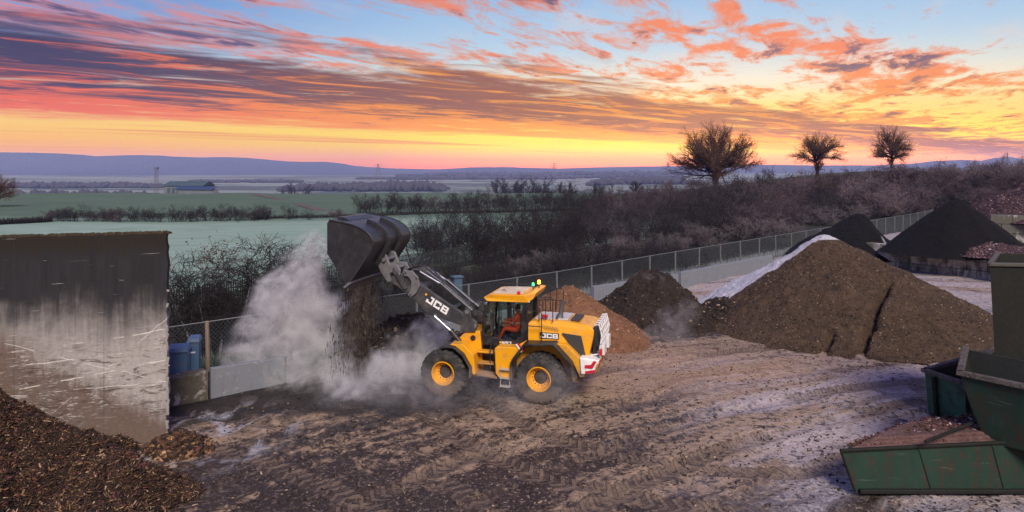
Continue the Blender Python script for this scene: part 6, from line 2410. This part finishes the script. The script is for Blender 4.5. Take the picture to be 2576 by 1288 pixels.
# ------------------------------------------------------------------ falling compost, dust, steam, air
rg = np.random.default_rng(5)
Rm = np.array(Matrix.Rotation(math.pi - LPSI, 3, 'Z'))
n_ = 8000
t = rg.random(n_) ** .75
yy = np.clip(rg.normal(0, .75, n_), -1.45, 1.45) * (1 + .12 * t)
strand = np.sin(yy * 9.0) * .5 + np.sin(yy * 23 + 1) * .3
keep = rg.random(n_) < .55 + .35 * strand
xx = 6.74 + (.12 + .16 * t) * rg.normal(0, 1, n_) + .55 * t ** .6 * (.6 + .4 * rg.random(n_))
zz = 3.45 - (3.3 * t)
L_ = np.stack([xx, yy, zz], 1)[keep]
Wd_ = L_ @ Rm.T + np.array(LC)
TS = [pmat('clump_a', (.016, .012, .009), .95), pmat('clump_b', (.05, .036, .026), .95), pmat('clump_c', (.13, .095, .068), .95)]


def fall_mesh(P_, seed):
    rg_ = np.random.default_rng(seed)
    k = len(P_)
    s_ = rg_.uniform(.004, .014, k) * (rg_.random(k) ** 2 * 1.6 + .5)
    ln = s_ * rg_.uniform(2.0, 9.0, k)
    tet = np.array([(1, 0, 0), (-.5, .87, 0), (-.5, -.87, 0)])
    vs_ = []
    for q in tet:
        vs_.append(P_ + q[None] * s_[:, None])
    vs_.append(P_ + np.stack([s_ * .2, s_ * .1, ln], 1))
    vs_.append(P_ - np.stack([s_ * .1, s_ * .2, ln], 1))
    vs_ = np.stack(vs_, 1).reshape(-1, 3)
    fc = np.array([(0, 1, 3), (1, 2, 3), (2, 0, 3), (1, 0, 4), (2, 1, 4), (0, 2, 4)])
    fs_ = (np.arange(k)[:, None, None] * 5 + fc[None]).reshape(-1, 3)
    return vs_, fs_, np.repeat(rg_.choice(3, k, p=[.5, .33, .17]), 6)


vs_, fs_, mi_ = fall_mesh(Wd_, 2)
fo = link(bpy.data.objects.new('falling_compost', np_mesh('falling_compost', vs_, fs_, TS, mi_)))
tag(fo, 'brown compost pouring from the lip of the bucket', 'compost', kind='stuff')


def blob_volume(name, blobs, color, dens, nscale, lo_, hi_, label, aniso=0.0, squash=(1, 1, 1), detail=5.0, step=None):
    """soft cloud: union of balls, eaten away by noise; the domain hugs the balls"""
    xs_ = np.array([b[:3] for b in blobs])
    rs_ = np.array([b[3] for b in blobs])
    mn, mx = (xs_ - rs_[:, None]).min(0), (xs_ + rs_[:, None]).max(0)
    mn[2] = max(mn[2], .02)
    m2, T2 = newmat(name + '_volume')
    p2 = pos(T2)
    field = None
    for (x, y, z, r_) in blobs:
        dd = T2.vm('DISTANCE', p2, (x, y, z))
        v_ = T2.m('SUBTRACT', 1.0, T2.m('DIVIDE', dd, r_))
        field = v_ if field is None else T2.m('SMOOTH_MAX', field, v_, .25)
    nz = T2.noise(p2, nscale, detail, .60, 1.3)
    body_ = T2.m('ADD', T2.m('MULTIPLY', field, 1.0), T2.m('MULTIPLY', T2.m('SUBTRACT', nz, .5), 3.2))
    wisp = T2.m('ADD', .25, T2.m('MULTIPLY', T2.ss(.40, .66, T2.noise(p2, nscale * 2.6, 4, .6, 1.6)), 1.5))
    den = T2.m('MULTIPLY', T2.m('MULTIPLY', T2.m('MULTIPLY', T2.ss(lo_, hi_, body_), T2.ss(0.0, .22, field)), dens), wisp)
    vol = T2.node('ShaderNodeVolumePrincipled', {'Color': tuple(color) + (1,), 'Density': den, 'Anisotropy': aniso, 'Absorption Color': (1, 1, 1, 1)})
    T2.node('ShaderNodeOutputMaterial', {'Volume': vol.outputs[0]})
    c_ = (mn + mx) / 2
    o_ = MB().box((0, 0, 0), tuple(mx - mn)).build(name, m2, None)
    o_.location = c_
    tag(o_, label, kind='stuff')
    return o_


def bl_(px, py, d, rp):
    q = at(px, py, d)
    return (q.x, q.y, q.z, rp * d / F_PX)


dust = [bl_(798, 625, 25, 62), bl_(765, 690, 25, 85), bl_(715, 765, 25, 100), bl_(780, 800, 25.4, 120), bl_(680, 850, 24.6, 100), bl_(760, 890, 24.8, 130), bl_(632, 890, 24.4, 85),
        bl_(850, 950, 24.2, 125), bl_(745, 965, 24, 105), bl_(960, 975, 23.8, 110), bl_(1060, 950, 24.4, 95), bl_(820, 1020, 23.2, 80), bl_(930, 1025, 23, 75), bl_(1085, 855, 25.6, 75), bl_(1010, 880, 26, 60), bl_(1000, 1000, 23.2, 70), bl_(900, 1005, 22.8, 85), bl_(600, 905, 24.2, 60), bl_(690, 965, 23.8, 80), bl_(760, 1015, 23.0, 70)]
blob_volume('dust_cloud', dust, (.93, .935, .975), 2.2, .62, .0, 1.2, 'pale dust and steam cloud billowing under the tipping bucket')
veil = [bl_(1000, 985, 22, 110), bl_(1100, 1000, 21.2, 90), bl_(1200, 995, 21.6, 80), bl_(1290, 1000, 21.2, 80), bl_(880, 1010, 22, 110), bl_(1400, 975, 21, 70)]
blob_volume('ground_dust', veil, (.86, .86, .90), .22, .8, -.6, 1.3, 'thin dust veil drifting round the wheels of the loader')
# darker streaming dust right below the lip
fall_b = []
for k in range(6):
    for yv in (-1.0, -.33, .33, 1.0):
        t = k / 5
        lp = Matrix.Rotation(math.pi - LPSI, 3, 'Z') @ Vector((6.85 + .45 * t, yv, 3.2 - 2.6 * t)) + LC
        fall_b.append((lp.x, lp.y, lp.z, .62 + .12 * t))
m2, T2 = newmat('falling_dust_volume')
p2 = T2.node('ShaderNodeTexCoord').outputs['Object']
x2, y2, z2 = T2.xyz(p2)
strn = T2.noise(T2.comb(T2.m('MULTIPLY', x2, 1.2), T2.m('MULTIPLY', y2, 4.6), T2.m('MULTIPLY', z2, .55)), 1.0, 4, .6, .3)
tq = T2.m('SUBTRACT', 3.5, z2)
cxq = T2.m('ADD', 6.74, T2.m('MULTIPLY', tq, .19))
wq = T2.m('ADD', .16, T2.m('MULTIPLY', tq, .11))
inx = T2.ss(1.0, .3, T2.m('DIVIDE', T2.m('ABSOLUTE', T2.m('SUBTRACT', x2, cxq)), wq))
iny = T2.ss(1.50, .95, T2.m('ADD', T2.m('ABSOLUTE', y2), T2.m('MULTIPLY', T2.m('SUBTRACT', strn, .5), 1.4)))
den = T2.m('MULTIPLY', T2.m('MULTIPLY', inx, iny), T2.m('MULTIPLY', T2.ss(.44, .70, strn), 6.5))
den = T2.m('MULTIPLY', den, T2.ss(.15, 2.0, z2))
vol = T2.node('ShaderNodeVolumePrincipled', {'Color': (.20, .165, .14, 1), 'Density': den, 'Absorption Color': (.10, .085, .075, 1)})
T2.node('ShaderNodeOutputMaterial', {'Volume': vol.outputs[0]})
mb = MB()
mb.hull([(6.62, -1.6, .1), (8.1, -1.6, .1), (8.1, 1.6, .1), (6.62, 1.6, .1)], [(6.5, -1.6, 3.52), (6.98, -1.6, 3.44), (6.98, 1.6, 3.44), (6.5, 1.6, 3.52)])
fd = mb.build('falling_dust', m2)
fd.location = LC
fd.rotation_euler = (0, 0, math.pi - LPSI)
tag(fd, 'brown dust curtain streaming down from the bucket lip', kind='stuff')
steam = [bl_(1690, 815, 30, 55), bl_(1700, 850, 29.5, 60), bl_(1730, 785, 30.5, 40), bl_(1650, 855, 29.5, 45)]
blob_volume('steam_wisp', steam, (.95, .95, .98), .22, .7, -.3, .9, 'faint steam wisp between the dark heap and the biggest heap')

# morning haze over the whole valley
mb = MB()
mb.box((0, 0, 0), (17400, 9000, 256))
m2, T2 = newmat('haze_air')
vol = T2.node('ShaderNodeVolumePrincipled', {'Color': (.26, .32, .70, 1), 'Density': .00018, 'Absorption Color': (1, 1, 1, 1)})
T2.node('ShaderNodeOutputMaterial', {'Volume': vol.outputs[0]})
hz = mb.build('haze', m2)
hz.location = (0, 4100, 14)
tag(hz, kind='stuff')
for nm_ in ('haze_air', 'dust_cloud_volume', 'ground_dust_volume', 'steam_wisp_volume', 'falling_dust_volume'):
    try:
        MATS[nm_].cycles.volume_sampling = 'DISTANCE'
        MATS[nm_].cycles.homogeneous_volume = nm_ == 'haze_air'
    except Exception:
        pass
